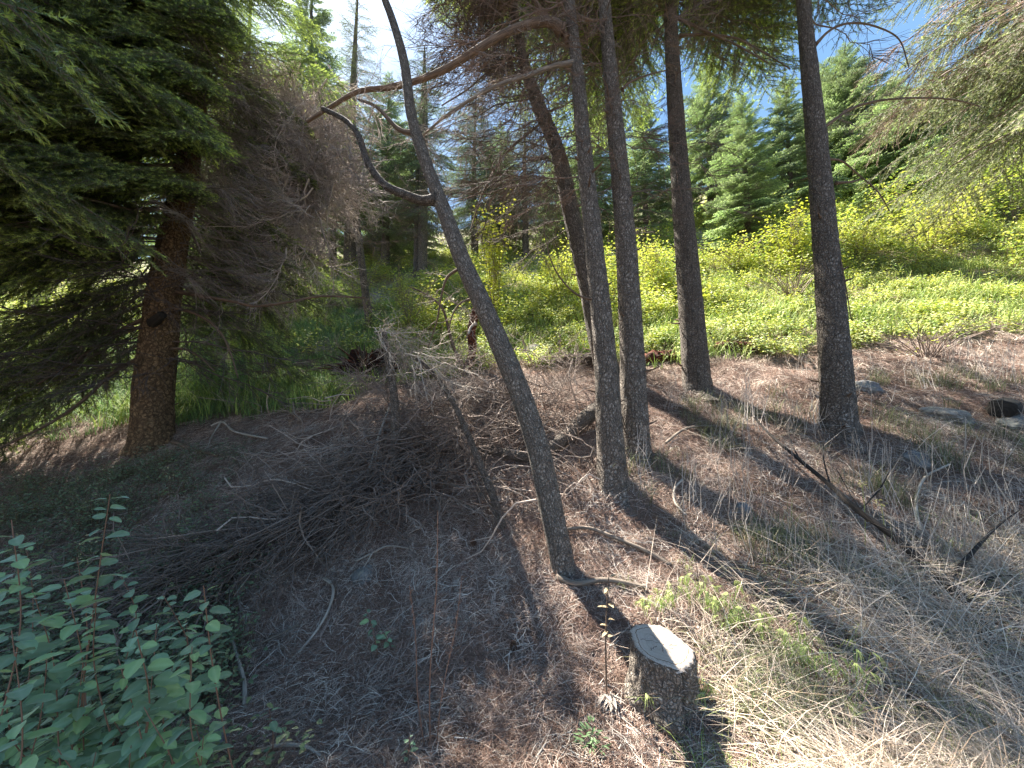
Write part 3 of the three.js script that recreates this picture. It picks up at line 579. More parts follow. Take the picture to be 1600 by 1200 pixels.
// ---------------------------------------------------------------- the cut stump
{
  const base = G(1036, 1092), t = thing('tree_stump', 'short sawn stump with a pale cracked top and a dark crack down its bark', 'stump', base);
  const H = 0.27, rr = 0.158, r = rng(7), seg = 72, tilt = (x, z) => -0.05 * z / rr * 0.6 - 0.02 * x / rr;
  const outer = (a, y) => rr * (1 + 0.05 * Math.sin(a * 2 + 0.6) + 0.035 * Math.sin(a * 5 + 1) + 0.03 * N3(Math.cos(a) * 5, Math.sin(a) * 5, 0) + 0.5 * Math.exp(-(y + 0.02) / 0.07) * (0.5 + 0.5 * Math.sin(a * 4 + 1)));
  const pos = [], uv = [], idx = [], rings = 26;
  for (let i = 0; i <= rings; i++) for (let j = 0; j <= seg; j++) {
    const a = j / seg * 2 * Math.PI, y = -0.12 + (H + 0.12) * i / rings, f = outer(a, Math.max(0, y));
    const crack = -0.045 * Math.exp(-(((a - 1.25 + 0.05 * Math.sin(y * 40)) / 0.05) ** 2));      // faces the viewer
    const k = f * (1 + 0.045 * N3(Math.cos(a) * 9, Math.sin(a) * 9, y * 14) + 0.03 * N3(Math.cos(a) * 22, Math.sin(a) * 22, y * 20)) + crack - (i === rings ? 0.004 : 0);
    const x = Math.cos(a) * k, z = Math.sin(a) * k; pos.push(x, y + (y > 0 ? tilt(x, z) * y / H : 0), z); uv.push(j / seg * 3, y * 1.6);
  }
  for (let i = 0; i < rings; i++) for (let j = 0; j < seg; j++) { const q = i * (seg + 1) + j, w = q + seg + 1; idx.push(q, w, q + 1, q + 1, w, w + 1); }
  const g = new THREE.BufferGeometry(); g.setAttribute('position', new THREE.Float32BufferAttribute(pos, 3)); g.setAttribute('uv', new THREE.Float32BufferAttribute(uv, 2)); g.setIndex(idx); g.computeVertexNormals();
  part('bark', g, M.paleBark, t);
  const cutTex = canvasTex(1024, (c, S) => {
    c.fillStyle = '#bbada0'; c.fillRect(0, 0, S, S); const C = S / 2, q = rng(13);
    const ring = (rad, w, col) => { c.strokeStyle = col; c.lineWidth = w; c.beginPath(); for (let i = 0; i <= 90; i++) { const a = i / 90 * 6.2832, k = rad * (1 + 0.035 * Math.sin(a * 2 + 0.6) + 0.02 * Math.sin(a * 5 + 1) + 0.008 * N3(Math.cos(a) * 4, Math.sin(a) * 4, rad / 90)); c.lineTo(C + Math.cos(a) * k, C + Math.sin(a) * k); } c.stroke(); };
    for (let k = 0; k < 46; k++) { const b = 105 + 85 * q(); ring(8 + k * 8.6, 2 + 3 * q(), `rgba(${b},${b * 0.92},${b * 0.84},0.5)`); }
    for (let k = 0; k < 260; k++) { const b = 90 + 110 * q(), y = q() * S; c.strokeStyle = `rgba(${b},${b * 0.93},${b * 0.88},0.28)`; c.lineWidth = 1 + 2 * q(); c.beginPath(); c.moveTo(q() * S * 0.6, y); c.lineTo(S * (0.4 + 0.6 * q()), y + 14 * (q() - 0.5)); c.stroke(); }
    ring(398, 11, 'rgba(84,62,46,0.9)'); ring(404, 4, 'rgba(120,88,64,0.8)');
    c.strokeStyle = 'rgba(70,56,46,0.85)';
    for (const [a, r0, r1] of [[0.1, 0.05, 0.7], [0.9, 0.2, 0.85], [2.1, 0.1, 0.6], [2.9, 0.0, 0.9], [3.7, 0.3, 0.8], [4.4, 0.1, 0.5], [5.2, 0.25, 0.95], [5.9, 0.05, 0.45], [1.5, 0.4, 0.8]]) {
      c.lineWidth = 5 + 5 * q(); c.beginPath(); for (let i = 0; i <= 7; i++) { const k = mix(r0, r1, i / 7) * 395, aa = a + 0.25 * (q() - 0.5); c.lineTo(C + Math.cos(aa) * k, C + Math.sin(aa) * k); } c.stroke();
    }
    for (let i = 0; i < 1500; i++) { const a = q() * 6.2832, k = 410 + 95 * q(), b = 90 + 110 * q(); c.fillStyle = `rgba(${b},${b * 0.9},${b * 0.8},0.7)`; c.fillRect(C + Math.cos(a) * k, C + Math.sin(a) * k, 4 + 6 * q(), 3 + 5 * q()); }
  });
  const cp = [], cu = [], ci = [], nr = 14;
  for (let i = 0; i <= nr; i++) for (let j = 0; j <= seg; j++) {
    const a = j / seg * 2 * Math.PI, f = i / nr, k = outer(a, H) * (1 + 0.05 * N3(Math.cos(a) * 9, Math.sin(a) * 9, H * 14)) * f, x = Math.cos(a) * k, z = Math.sin(a) * k;
    cp.push(x, H + tilt(x, z) + 0.003 + (f > 0.8 && f < 0.85 ? -0.006 : 0) + 0.003 * N3(x * 60, z * 60, 3) + (f > 0.99 ? -0.006 - 0.022 * r() : 0), z); cu.push(0.5 + Math.cos(a) * f * 0.49, 0.5 + Math.sin(a) * f * 0.49);
  }
  for (let i = 0; i < nr; i++) for (let j = 0; j < seg; j++) { const q = i * (seg + 1) + j, w = q + seg + 1; ci.push(q, q + 1, w, q + 1, w + 1, w); }
  const cg = new THREE.BufferGeometry(); cg.setAttribute('position', new THREE.Float32BufferAttribute(cp, 3)); cg.setAttribute('uv', new THREE.Float32BufferAttribute(cu, 2)); cg.setIndex(ci); cg.computeVertexNormals();
  part('cut_face', cg, std({ map: cutTex, bumpMap: cutTex, bumpScale: 0.004 }), t);
}

// ---------------------------------------------------------------- rocks, logs, sticks
function rockGeo(seed, sx, sy, sz, jag = 0.28) {
  const g = new THREE.IcosahedronGeometry(1, 14), p = g.attributes.position, v = V();
  for (let i = 0; i < p.count; i++) {
    v.fromBufferAttribute(p, i).normalize(); let k = 1 + jag * N3(v.x * 1.3 + seed * 7, v.y * 1.3, v.z * 1.3) + 0.12 * N3(v.x * 4 + seed, v.y * 4, v.z * 4) + 0.04 * N3(v.x * 11, v.y * 11 + seed, v.z * 11);
    const flat = 0.62 + 0.2 * Math.sin(seed); const cut = v.dot(V(Math.sin(seed * 3), 1.2, Math.cos(seed * 5)).normalize()) * k; if (cut > flat) k *= 0.5 + 0.5 * flat / cut;
    p.setXYZ(i, v.x * k * sx, v.y * k * sy, v.z * k * sz);
  }
  g.deleteAttribute('uv'); g.deleteAttribute('normal'); g.computeVertexNormals();
  const uv = []; for (let i = 0; i < p.count; i++) uv.push(p.getX(i) * 2 + p.getY(i), p.getZ(i) * 2 + p.getY(i)); g.setAttribute('uv', new THREE.Float32BufferAttribute(uv, 2));
  return g;
}
const stoneTex = tex(256, 256, (u, v) => { const n = vn(u, v, 6, 6, 2) * 0.4 + vn(u, v, 24, 24, 3) * 0.35 + vn(u, v, 80, 80, 4) * 0.35, l = sm(0.6, 0.8, vn(u, v, 12, 12, 9)); return [mix(0.42 + 0.4 * n, 0.72, l * 0.5), mix(0.42 + 0.38 * n, 0.72, l * 0.5), mix(0.42 + 0.36 * n, 0.66, l * 0.5)]; });
const stone = std({ map: stoneTex, bumpMap: stoneTex, bumpScale: 0.015, color: LIN(0.46, 0.45, 0.43) }), darkStone = std({ map: stoneTex, bumpMap: stoneTex, bumpScale: 0.01, color: LIN(0.45, 0.45, 0.47) });
for (const [px, py, s, sx, sy, sz, m, label] of [
  [568, 902, 3, 0.10, 0.06, 0.08, stone, 'pale grey stone under a stick at the foot of the brush pile'],
  [1472, 652, 5, 0.22, 0.10, 0.15, stone, 'flat light grey stone half buried left of the blackened log end'],
  [1352, 610, 6, 0.18, 0.12, 0.14, darkStone, 'dark grey stone just right of the lone blackish trunk'],
  [1432, 722, 8, 0.13, 0.07, 0.1, darkStone, 'low grey stone in shaded litter below the flat light stone'],
  [1276, 1142, 9, 0.055, 0.05, 0.045, stone, 'small pale upright stone in sunlit straw right of the stump'],
  [1160, 800, 10, 0.08, 0.05, 0.06, darkStone, 'small dark stone among twigs between closest trunk and fallen branch'],
  [835, 558, 12, 0.26, 0.2, 0.2, darkStone, 'mossy grey boulder at the crest behind the leaning trunk'],
  [1588, 665, 13, 0.16, 0.08, 0.12, stone, 'pale stone at the right edge beside the blackened log end'],
  [1520, 1105, 14, 0.06, 0.04, 0.05, darkStone, 'dark stone in the straw at the lower right'],
  [660, 975, 15, 0.05, 0.02, 0.04, stone, 'tiny flat pale stone in litter right of the broad leaf sprig'],
  [320, 1180, 16, 0.12, 0.06, 0.09, darkStone, 'dark low stone under leafy stems at the lower left edge of litter'],
  [742, 985, 17, 0.045, 0.025, 0.035, stone, 'small whitish stone in sunlit litter left of the dried stalk'],
]) { const b = G(px, py, sy * 0.05), o = one('stone', rockGeo(s, sx, sy, sz), m, label, 'stone', 'stones on the slope'); o.position.copy(b); o.rotation.set(0.35, s * 1.7, 0); }
function lying(list, lift = 0.02) { return list.map(([px, py, h = 0]) => G(px, py, lift + h)); }
function stick(name, list, w0, w1, mat, label, cat, group, opt = {}) {
  const P = opt.points || lying(list, opt.lift ?? 0.015), base = P[0].clone(), d = -base.z;
  const t = thing(name, label, cat, base, group), W = (w) => (opt.part ? 0.5 : 0.36) * w * d / 600;
  part(opt.part || 'stem', tube(rel(base, P), (opt.part === 'log' ? (t) => mix(W(w0), W(w1), t) * (0.35 + 0.65 * sm(0, 0.16, t) * sm(1, 0.84, t)) : taper(W(w0), W(w1))), { seg: opt.seg || 8, rings: opt.part === 'log' ? 40 : 0, rough: opt.rough ?? 0.07, seed: w0 * 3 + list.length + P[0].x, tile: opt.tile || 0.2 }), mat, t);
  for (const s of opt.side || []) { const Q = lying(s.at, 0.02); part('side_branch', tube(rel(base, Q), taper(W(s.w || 4), W(1.4)), { seg: 6, rough: 0.05, seed: s.at[0][0] }), mat, t); }
  return t;
}
stick('rotten_log', [[290, 486], [350, 482], [420, 478], [470, 474], [512, 468]], 36, 40, M.redBark, 'long reddish rotten log lying across the left meadow behind three trunks', 'log', null, { lift: 0.18, seg: 20, rough: 0.2, tile: 0.5, part: 'log' });
stick('rotten_log', [[1116, 552], [1150, 549], [1185, 553]], 18, 14, M.redBark, 'short red brown rotten log on the grass right of the third trunk', 'log', null, { lift: 0.09, seg: 18, rough: 0.5, part: 'log' });
stick('rotten_log', [[1004, 572], [1030, 566], [1062, 566]], 20, 16, M.redBark, 'crumbling rusty log between the second and third upright trunks', 'log', null, { lift: 0.08, seg: 18, rough: 0.5, part: 'log' });
stick('rotten_log', [[870, 574], [900, 572], [945, 572]], 22, 20, M.darkBark, 'dark log on the mound crest left of the closest upright trunk', 'log', null, { lift: 0.09, seg: 18, rough: 0.2, part: 'log' });
stick('fallen_log', [[402, 590], [440, 581], [480, 574], [494, 573]], 9, 12, M.dryLimb, 'grey log lying in shaded grass at left, beyond the mound', 'log', null, { lift: 0.06, part: 'log' });
stick('fallen_log', [[965, 655, 0.22], [925, 672, 0.16], [895, 690, 0.1], [860, 712, 0.05], [820, 722, 0.03], [770, 716, 0.05], [735, 712, 0.04]], 26, 9, M.greyBark, 'thick curved grey log resting against the closest upright trunk, arching into the brush', 'log', null, { seg: 16, rough: 0.12, part: 'log' });
stick('fallen_log', [[720, 698, 0.1], [700, 712, 0.12], [680, 732, 0.08], [640, 748, 0.05], [560, 764, 0.05], [510, 770, 0.05]], 12, 7, M.dryLimb, 'bent grey limb lying along the front of the brush pile', 'branch');
// blackened log end at the right
{
  const b = G(1566, 650), t = thing('blackened_log', 'charred black log end sticking out of the slope at the right', 'log', b);
  part('log', tube([V(-0.14, 0.06, 0.12), V(0.1, 0.07, -0.04), V(0.5, 0.02, -0.3)], taper(0.1, 0.12), { seg: 20, rings: 20, rough: 0.25, seed: 4 }), M.blackWood, t);
}
// rotten root mound in the middle left and the red bent snag
{
  const b = G(575, 590), t = thing('rotten_root_mass', 'dark rotten upturned root mass at the top of the brush pile', 'root mass', b), r = rng(41);
  part('root_plate', rockGeo(21, 0.42, 0.36, 0.28, 0.8), std({ map: redBark.col, bumpMap: redBark.bump, bumpScale: 0.05, color: LIN(0.3, 0.24, 0.21) }), t).position.set(0.02, 0.12, 0);
  for (let i = 0; i < 64; i++) { const a = r() * 6.28, l = 0.35 + 0.5 * r(); part('root', tube([V(0, 0.1, 0.05), V(Math.cos(a) * l * 0.6, 0.12 + Math.sin(a) * l * 0.35, 0.2), V(Math.cos(a) * l, 0.05 + Math.sin(a) * l * 0.5 + 0.1, 0.15 + 0.2 * r())], taper(0.018 + 0.03 * r(), 0.006), { seg: 7, rough: 0.25, seed: i }), i % 3 ? M.darkBark : M.redBark, t); }
}
{
  const b = G(706, 592, 0.02), d = -b.z, t = thing('bent_snag', 'red brown bent bare snag rising beside the leaning trunk', 'snag', b), P = [[690, 590], [712, 588], [728, 576], [738, 550], [737, 515], [746, 480]].map(([x, y]) => at(x, y, d));
  part('stem', tube(rel(b, P), taper(0.06, 0.07), { seg: 14, rough: 0.12, seed: 2, tile: 0.3 }), M.redBark, t);
  part('side_branch', tube(rel(b, [[716, 586], [690, 583], [664, 574], [640, 580]].map(([x, y]) => at(x, y, d))), taper(0.035, 0.02), { seg: 8, rough: 0.1, seed: 5 }), M.limb, t);
  part('side_branch', tube(rel(b, [[722, 570], [708, 540], [700, 510], [690, 480], [662, 458], [640, 448]].map(([x, y]) => at(x, y, d))), taper(0.03, 0.01), { seg: 8, rough: 0.1, seed: 6 }), M.limb, t);
}
// two thin dead saplings standing in the brush
{
  const mk = (name, label, base, pts, w0, w1, n, seed) => {
    const d = -base.z, t = thing(name, label, 'sapling', base), P = pts.map(([x, y, o = 0]) => at(x, y, d + o)), r = rng(seed);
    part('stem', tube(rel(base, [base, ...P]), taper(w0 / 2 * d / 600, w1 / 2 * d / 600), { seg: 12, rough: 0.1, seed, tile: 0.25 }), M.greyBark, t);
    const end = P[P.length - 1].clone().sub(base), l = [];
    for (let i = 0; i < n; i++) { const k = 0.9 + 0.7 * r(), dir = V(0.5 + 1.1 * (r() - 0.4), 0.1 - 0.9 * r(), 0.9 * (r() - 0.3)); l.push({ m: pointing(end.clone().add(V(0.2 * (r() - 0.5), 0.12 * (r() - 0.5), 0.1 * (r() - 0.5))), dir, r() * 6.28, 0.28 + 0.32 * r()), c: LIN(0.34 * k, 0.29 * k, 0.24 * k) }); }
    copies('dead_twigs', pileBough[seed % 3], M.deadTwig, l, t);
  };
  mk('dead_sapling', 'thin leaning dead sapling left of the leaning trunk, base in the litter', G(786, 826), [[772, 780], [752, 730], [724, 662], [700, 615], [672, 578], [650, 560]], 14, 5, 12, 3);
  mk('dead_sapling', 'short upright dead sapling with a spray of pale twigs at its broken top', G(616, 745), [[618, 690], [616, 620], [606, 560], [600, 520]], 16, 9, 16, 5);
}
// brush pile: long dead limbs swept downhill
{
  const r = rng(63), lists = [[], [], []], b = G(620, 700), t = thing('brush_pile', 'wide heap of tangled dead brown branches on the mound', 'brush pile', b);
  for (let i = 0; i < 330; i++) {
    const u = Math.pow(r(), 1.2), v = r(), px = 850 - 190 * v - 400 * u + 110 * (r() - 0.5), py = 650 + 95 * v + 170 * u + 60 * (r() - 0.5);
    const p = G(px, py, 0.03 + 0.5 * r() * Math.exp(-(((px - 660) / 150) ** 2) - ((py - 670) / 80) ** 2) + 0.07 * r());
    const a = Math.PI * (1.12 + 0.5 * (r() - 0.5)) + (r() < 0.55 ? (r() - 0.5) * 5 : 0), dir = V(Math.cos(a), -0.16 - 0.16 * r() + 0.4 * (r() - 0.5), -Math.sin(a) * 0.8), k = 0.5 + 0.9 * r() * r() + 0.2 * r();
    lists[i % 3].push({ m: pointing(p.sub(b), dir, r() * 6.28, 0.45 + 0.55 * r()), c: LIN(0.22 * k, 0.17 * k, 0.14 * k) });
  }
  for (let i = 0; i < 190; i++) { // the springy heap behind the leaning trunk
    const p = G(570 + 340 * r(), 575 + 110 * r(), 0.06 + 0.6 * r() * r()), k = 0.6 + 0.7 * r();
    lists[i % 3].push({ m: pointing(p.sub(b), V(r() - 0.5, 0.8 * r() - 0.45, r() - 0.2), r() * 6.28, 0.3 + 0.45 * r()), c: LIN(0.25 * k, 0.2 * k, 0.17 * k) });
  }
  pileBough.forEach((g, k) => copies('branches', g, M.deadTwig, lists[k], t));
  const sg = new Sticks(), sp = [V(-0.5, 0, 0)]; for (let i = 1; i <= 7; i++) sp.push(V(-0.5 + i / 7, 0.05 * Math.sin(i * 1.1), 0.06 * Math.sin(i * 0.9 + 1))); sg.add(sp, 0.0085, 0.004, 5); sg.add([sp[3], sp[4].clone().add(V(0.08, 0.06, 0.12))], 0.005, 0.002, 4); sg.add([sp[5], sp[6].clone().add(V(0.05, 0.03, -0.12))], 0.004, 0.002, 4);
  const loose = []; for (let i = 0; i < 120; i++) { const p = G(360 + 540 * r(), 620 + 260 * r() * r() + 40 * r(), 0.05 + 0.3 * r() * r()), k = 0.6 + 0.9 * r(); loose.push({ m: pointing(p.sub(b), V(r() - 0.7, 0.7 * (r() - 0.5), 0.9 * (r() - 0.3)), r() * 6.28, V(0.5 + 0.8 * r(), 0.9, 0.9)), c: LIN(0.36 * k, 0.29 * k, 0.24 * k) }); }
  copies('sticks', sg.build(), M.deadTwig, loose, t);
}
// the dead branch fallen across the right foreground
stick('fallen_branch', [[1545, 1018, 0.02], [1520, 985, 0.08], [1480, 950, 0.12], [1440, 920, 0.16], [1390, 885, 0.2], [1345, 850, 0.22], [1300, 805, 0.22], [1250, 757, 0.2], [1205, 716, 0.2], [1180, 690, 0.22]], 18, 5, M.darkWood, 'long dark dead branch fallen diagonally across the right foreground', 'branch', null, {
  part: 'stem',  seg: 12, rough: 0.1, side: [{ at: [[1300, 805, 0.22], [1290, 770, 0.25], [1292, 720, 0.3]] }, { at: [[1390, 885, 0.2], [1350, 855, 0.24], [1310, 800, 0.32]] }, { at: [[1480, 950, 0.12], [1520, 925, 0.2], [1560, 890, 0.22], [1600, 860, 0.25]], w: 9 }, { at: [[1250, 757, 0.2], [1235, 725, 0.25], [1240, 690, 0.3]] }, { at: [[1510, 975, 0.1], [1550, 950, 0.14], [1600, 945, 0.15]], w: 7 }, { at: [[1345, 850, 0.22], [1380, 830, 0.3], [1400, 790, 0.35]] }] });
for (const [list, w0, w1, mat, label, side] of [
  [[[845, 828], [880, 838, 0.02], [920, 840, 0.04], [960, 852, 0.03], [1010, 870, 0.02], [1048, 887]], 7, 9, M.dryLimb, 'brown branch lying behind the foot of the leaning trunk', []],
  [[[352, 985, 0.03], [362, 1020, 0.05], [372, 1050, 0.04], [381, 1085, 0.03], [382, 1112]], 5, 8, M.paleWood, 'bleached white curved stick beside the leafy stems at lower left', []],
  [[[506, 916, 0.03], [520, 935, 0.04], [514, 968, 0.04], [492, 1005, 0.02], [450, 1045], [405, 1078]], 7, 3, M.paleWood, 'long pale stick curving like a bow below the brush pile', []],
  [[[1066, 762, 0.05], [1054, 780, 0.06], [1056, 800, 0.05], [1072, 818, 0.03]], 5, 4, M.paleWood, 'short pale hooked stick right of the closest upright trunk', []],
  [[[1485, 740, 0.06], [1450, 758, 0.06], [1436, 778, 0.05], [1432, 810, 0.03], [1440, 836]], 4, 7, M.paleWood, 'pale forked stick under the low grey stone at right', [{ at: [[1450, 758, 0.06], [1440, 740, 0.08], [1428, 728, 0.08]] }]],
  [[[330, 672, 0.03], [345, 668, 0.06], [365, 682, 0.05], [418, 692, 0.04]], 5, 4, M.paleWood, 'pale forked stick on the left shoulder of the mound', [{ at: [[345, 668, 0.06], [330, 690, 0.03], [322, 716]] }]],
  [[[270, 696, 0.03], [310, 712, 0.04], [340, 718, 0.03]], 10, 6, M.limb, 'dark stout stick left of the pale forked stick on the mound', []],
  [[[556, 888, 0.03], [582, 882, 0.05], [604, 872, 0.06], [640, 868, 0.04]], 5, 3, M.paleWood, 'pale twig lying over the pale grey stone', [{ at: [[582, 882, 0.05], [566, 905, 0.03]] }]],
  [[[390, 1192, 0.02], [440, 1184, 0.03], [480, 1188, 0.02], [505, 1200]], 9, 6, M.paleWood, 'pale curved stick at the very bottom left of centre', []],
  [[[400, 1020, 0.02], [440, 1005, 0.03], [466, 990, 0.03]], 5, 3, M.dryLimb, 'short grey stick inside the curve of the long bow shaped stick', []],
  [[[1040, 700, 0.03], [1075, 680, 0.05], [1120, 678, 0.05], [1160, 690, 0.04]], 6, 3, M.dryLimb, 'grey forked stick right of the second upright trunk', [{ at: [[1075, 680, 0.05], [1052, 690, 0.04], [1030, 712, 0.03]] }]],
  [[[1385, 1025, 0.03], [1415, 1000, 0.05], [1440, 975, 0.04]], 6, 4, M.dryLimb, 'grey stick in straw right of the nodding grass', []],
  [[[870, 915, 0.02], [900, 925, 0.03], [945, 918, 0.03], [1010, 930, 0.02]], 13, 9, M.dryLimb, 'flat grey broken wood lying behind the stump', []],
  [[[700, 755, 0.1], [690, 800, 0.12], [682, 840, 0.08]], 3.5, 2.5, M.dryLimb, 'thin grey stick standing slanted in front of the brush', []],
  [[[610, 668, 0.25], [590, 720, 0.22], [575, 760, 0.12], [560, 800, 0.05]], 4.5, 3, M.paleWood, 'pale broken branch leaning on the short upright sapling', [{ at: [[590, 720, 0.22], [586, 770, 0.1], [600, 800, 0.03]] }]],
  [[[380, 604, 0.1], [450, 600, 0.16], [520, 588, 0.2], [600, 580, 0.25]], 5, 7, M.dryLimb, 'long thin branch spanning from the root mass out over the left grass', []],
]) stick('fallen_stick', list, w0, w1, mat, label, 'stick', 'sticks lying on the ground', { side });

// pine cones
{
  const s = new Blades(), r = rng(5), core = LIN(0.1, 0.06, 0.04);
  for (let i = 0; i < 70; i++) { const t = i / 70, a = i * 2.39996, rad = 0.019 * Math.sin(Math.PI * (0.12 + 0.8 * t)), p = V(Math.cos(a) * rad * 0.5, t * 0.06, Math.sin(a) * rad * 0.5), d = V(Math.cos(a), 0.55, Math.sin(a)).normalize(); s.leaf(p, d, V(0, 1, 0), 0.018, 0.014, [0.17 + 0.05 * r(), 0.1, 0.06], 0.6); }
  const g = s.build();
  for (const [px, py, label] of [[742, 858, 'dark pine cone upright in litter below the leaning dead sapling'], [803, 1022, 'pine cone in dappled litter above the dried stalk base'], [384, 1030, 'pine cone beside the bleached white stick']]) { const o = one('pine_cone', g, M.straw, label, 'pine cone', 'pine cones'); o.position.copy(G(px, py, 0.005)); o.rotation.set(0.3, px, 0.4); }
}

// ---------------------------------------------------------------- litter, grass, undergrowth (nobody could count them)
function groundNormal(x, z) { const e = 0.05; return V(groundY(x - e, z) - groundY(x + e, z), 2 * e, groundY(x, z - e) - groundY(x, z + e)).normalize(); }
const qUp = new THREE.Quaternion();
function sown(x, z, turn, s, lift = 0, stand = 0) { // local +y along the ground normal (stand 0) or straight up (stand 1)
  const n = groundNormal(x, z).lerp(V(0, 1, 0), stand).normalize();
  qUp.setFromUnitVectors(V(0, 1, 0), n).multiply(new THREE.Quaternion().setFromAxisAngle(V(0, 1, 0), turn));
  return new THREE.Matrix4().compose(V(x, groundY(x, z) + lift, z), qUp, typeof s === 'number' ? V(s, s, s) : s);
}
// points spread evenly over the picture plane part of the ground, so that near ground gets finer cover
function scatter(n, r, d0, d1, test, pw = 1.6) {
  const out = [];
  while (out.length < n) {
    const d = d0 + (d1 - d0) * Math.pow(r(), pw), x = (r() * 2 - 1) * (1.42 * d + 0.4), q = test ? test(x, d) : 1;
    if (r() < q) out.push([x, d]);
  }
  return out;
}
const isLeftMeadow = (x, d) => sm(-2.2, -2.9, x + 0.25 * fbm(x * 0.5, d * 0.5, 2)) * sm(5.6, 6.4, d);
const meadow = (x, d) => { const w = fbm(x * 0.5, d * 0.5, 3); const e = 6.2 + 0.5 * w + 0.35 * sm(4, 8, x) - 0.35 * sm(1, 2.5, x); return Math.max(sm(e - 0.2, e + 1.2, d), isLeftMeadow(x, d)); };
const strawy = (x, d) => sm(0.75, 1.7, x + 0.4 * fbm(x * 0.6, d * 0.6, 2)) * sm(4.8, 3.4, d) + 0.25 * sm(2.0, 4.0, x) * sm(7, 5, d);
{
  const r = rng(2001);
  const clump = (seed, n, l, rad, w) => { const q = rng(seed), s = new Sticks(); for (let i = 0; i < n; i++) { const a = q() * 6.283, p = V((q() - 0.5) * 2 * rad, 0.003 + 0.014 * q(), (q() - 0.5) * 2 * rad), L = l * (0.5 + q()), d = V(Math.cos(a), 0.35 * (q() - 0.4), Math.sin(a)); s.add([p, p.clone().addScaledVector(d, L * 0.5).add(V(0, 0.004, 0)), p.clone().addScaledVector(d, L).add(V(0.2 * L * (q() - 0.5), -0.004, 0.2 * L * (q() - 0.5)))], w, w * 0.5); } return s.build(); };
  const litterCol = () => { const t = r(), k = 0.6 + 0.75 * r(); return t < 0.52 ? LIN(0.25 * k, 0.158 * k, 0.118 * k) : t < 0.76 ? LIN(0.52 * k, 0.40 * k, 0.33 * k) : t < 0.9 ? LIN(0.66 * k, 0.58 * k, 0.5 * k) : LIN(0.15 * k, 0.09 * k, 0.07 * k); };
  for (let v = 0; v < 2; v++) {
    const pts = scatter(10000, r, 1.3, 7.0, (x, d) => 1 - 0.9 * meadow(x, d));
    const im = copies('needle_litter', clump(61 + v, 26, 0.065, 0.12, 0.0011), M.deadTwig, pts.map(([x, d]) => ({ m: sown(x, -d, r() * 6.28, 0.7 + 0.8 * r()), c: litterCol() })));
    tag(im, v ? 'rusty fallen needles and crumbs covering the slope under the trees' : 'brown and tan fallen needles strewn over the slope under the trees', 'needle litter');
  }
  const twigGeo = (seed) => { const q = rng(seed), s = new Sticks(), pts = [V(-0.5, 0.01, 0)]; for (let i = 1; i <= 5; i++) pts.push(V(-0.5 + i / 5, 0.015 + 0.05 * q() * Math.sin(i / 5 * 3.14), 0.16 * (q() - 0.5))); s.add(pts, 0.012, 0.006, 4); for (let i = 0; i < 3; i++) { const p = pts[1 + i], e = p.clone().add(V(0.16 + 0.1 * q(), 0.05 * q(), (q() - 0.5) * 0.5)); s.add([p, e], 0.006, 0.003); } return s.build(); };
  for (let v = 0; v < 3; v++) {
    const pts = scatter(4600, r, 1.4, 6.8, (x, d) => (0.25 + 0.75 * sm(-0.3, 0.5, fbm(x * 0.9 + 4, d * 0.9, 2))) * (1 - 0.8 * meadow(x, d)));
    const im = copies('fallen_twigs', twigGeo(70 + v), M.deadTwig, pts.map(([x, d]) => { const k = 0.6 + 0.8 * r(), L = 0.10 + 0.28 * r() * r(), t = r(); return { m: sown(x, -d, r() * 6.28, V(L, L * (0.5 + 0.4 * r()), L), 0.004 + 0.02 * r()), c: t < 0.6 ? LIN(0.27 * k, 0.2 * k, 0.165 * k) : LIN(0.5 * k, 0.44 * k, 0.38 * k) }; }));
    tag(im, ['thin brown twigs scattered over the litter', 'crooked grey twigs scattered over the litter', 'small forked twigs scattered over the litter'][v], 'twigs');
  }
  // blades of grass
  const tuft = (seed, n, len, w, lean, cols, spread) => {
    const q = rng(seed), b = new Blades();
    for (let i = 0; i < n; i++) {
      const a = q() * 6.283, o = V((q() - 0.5) * spread, 0, (q() - 0.5) * spread), L = len * (0.45 + 0.75 * q()), u = V(Math.cos(a), 0, Math.sin(a)), sd = V(-Math.sin(a), 0, Math.cos(a)).multiplyScalar(w * 0.5 * (0.7 + 0.6 * q())), c = cols[Math.floor(q() * cols.length)], k = 0.75 + 0.5 * q(), le = lean * (0.4 + q());
      const P = [0, 0.35, 0.7, 1].map((t) => o.clone().addScaledVector(u, L * le * t * t).add(V(0, L * (t - le * 0.45 * t * t * t), 0))), cc = c.map((x) => x * k), cd = cc.map((x) => x * 0.8);
      for (let j = 0; j < 3; j++) { const f = [1, 0.85, 0.55, 0][j], g = [1, 0.85, 0.55, 0][j + 1], A = P[j].clone().addScaledVector(sd, f), B = P[j].clone().addScaledVector(sd, -f), C = P[j + 1].clone().addScaledVector(sd, g), D = P[j + 1].clone().addScaledVector(sd, -g); b.tri(A, B, C, j ? cc : cd, j ? cc : cd, cc); if (j < 2) b.tri(B, D, C, j ? cc : cd, cc, cc); }
    }
    return b.build();
  };
  const GREENS = [[0.26, 0.36, 0.07], [0.32, 0.42, 0.09], [0.2, 0.3, 0.07], [0.44, 0.46, 0.16]], STRAW = [[0.52, 0.42, 0.33], [0.60, 0.51, 0.41], [0.40, 0.29, 0.22], [0.47, 0.39, 0.32]];
  const cover = (name, geo, mat, pts, label, cat, s0, s1, stand, tint = 0.25) => tag(copies(name, geo, mat, pts.map(([x, d]) => { const k = 1 + tint * (r() * 2 - 1); return { m: sown(x, -d, r() * 6.28, s0 + (s1 - s0) * r(), -0.01, stand), c: LIN(k, k, k) }; })), label, cat);
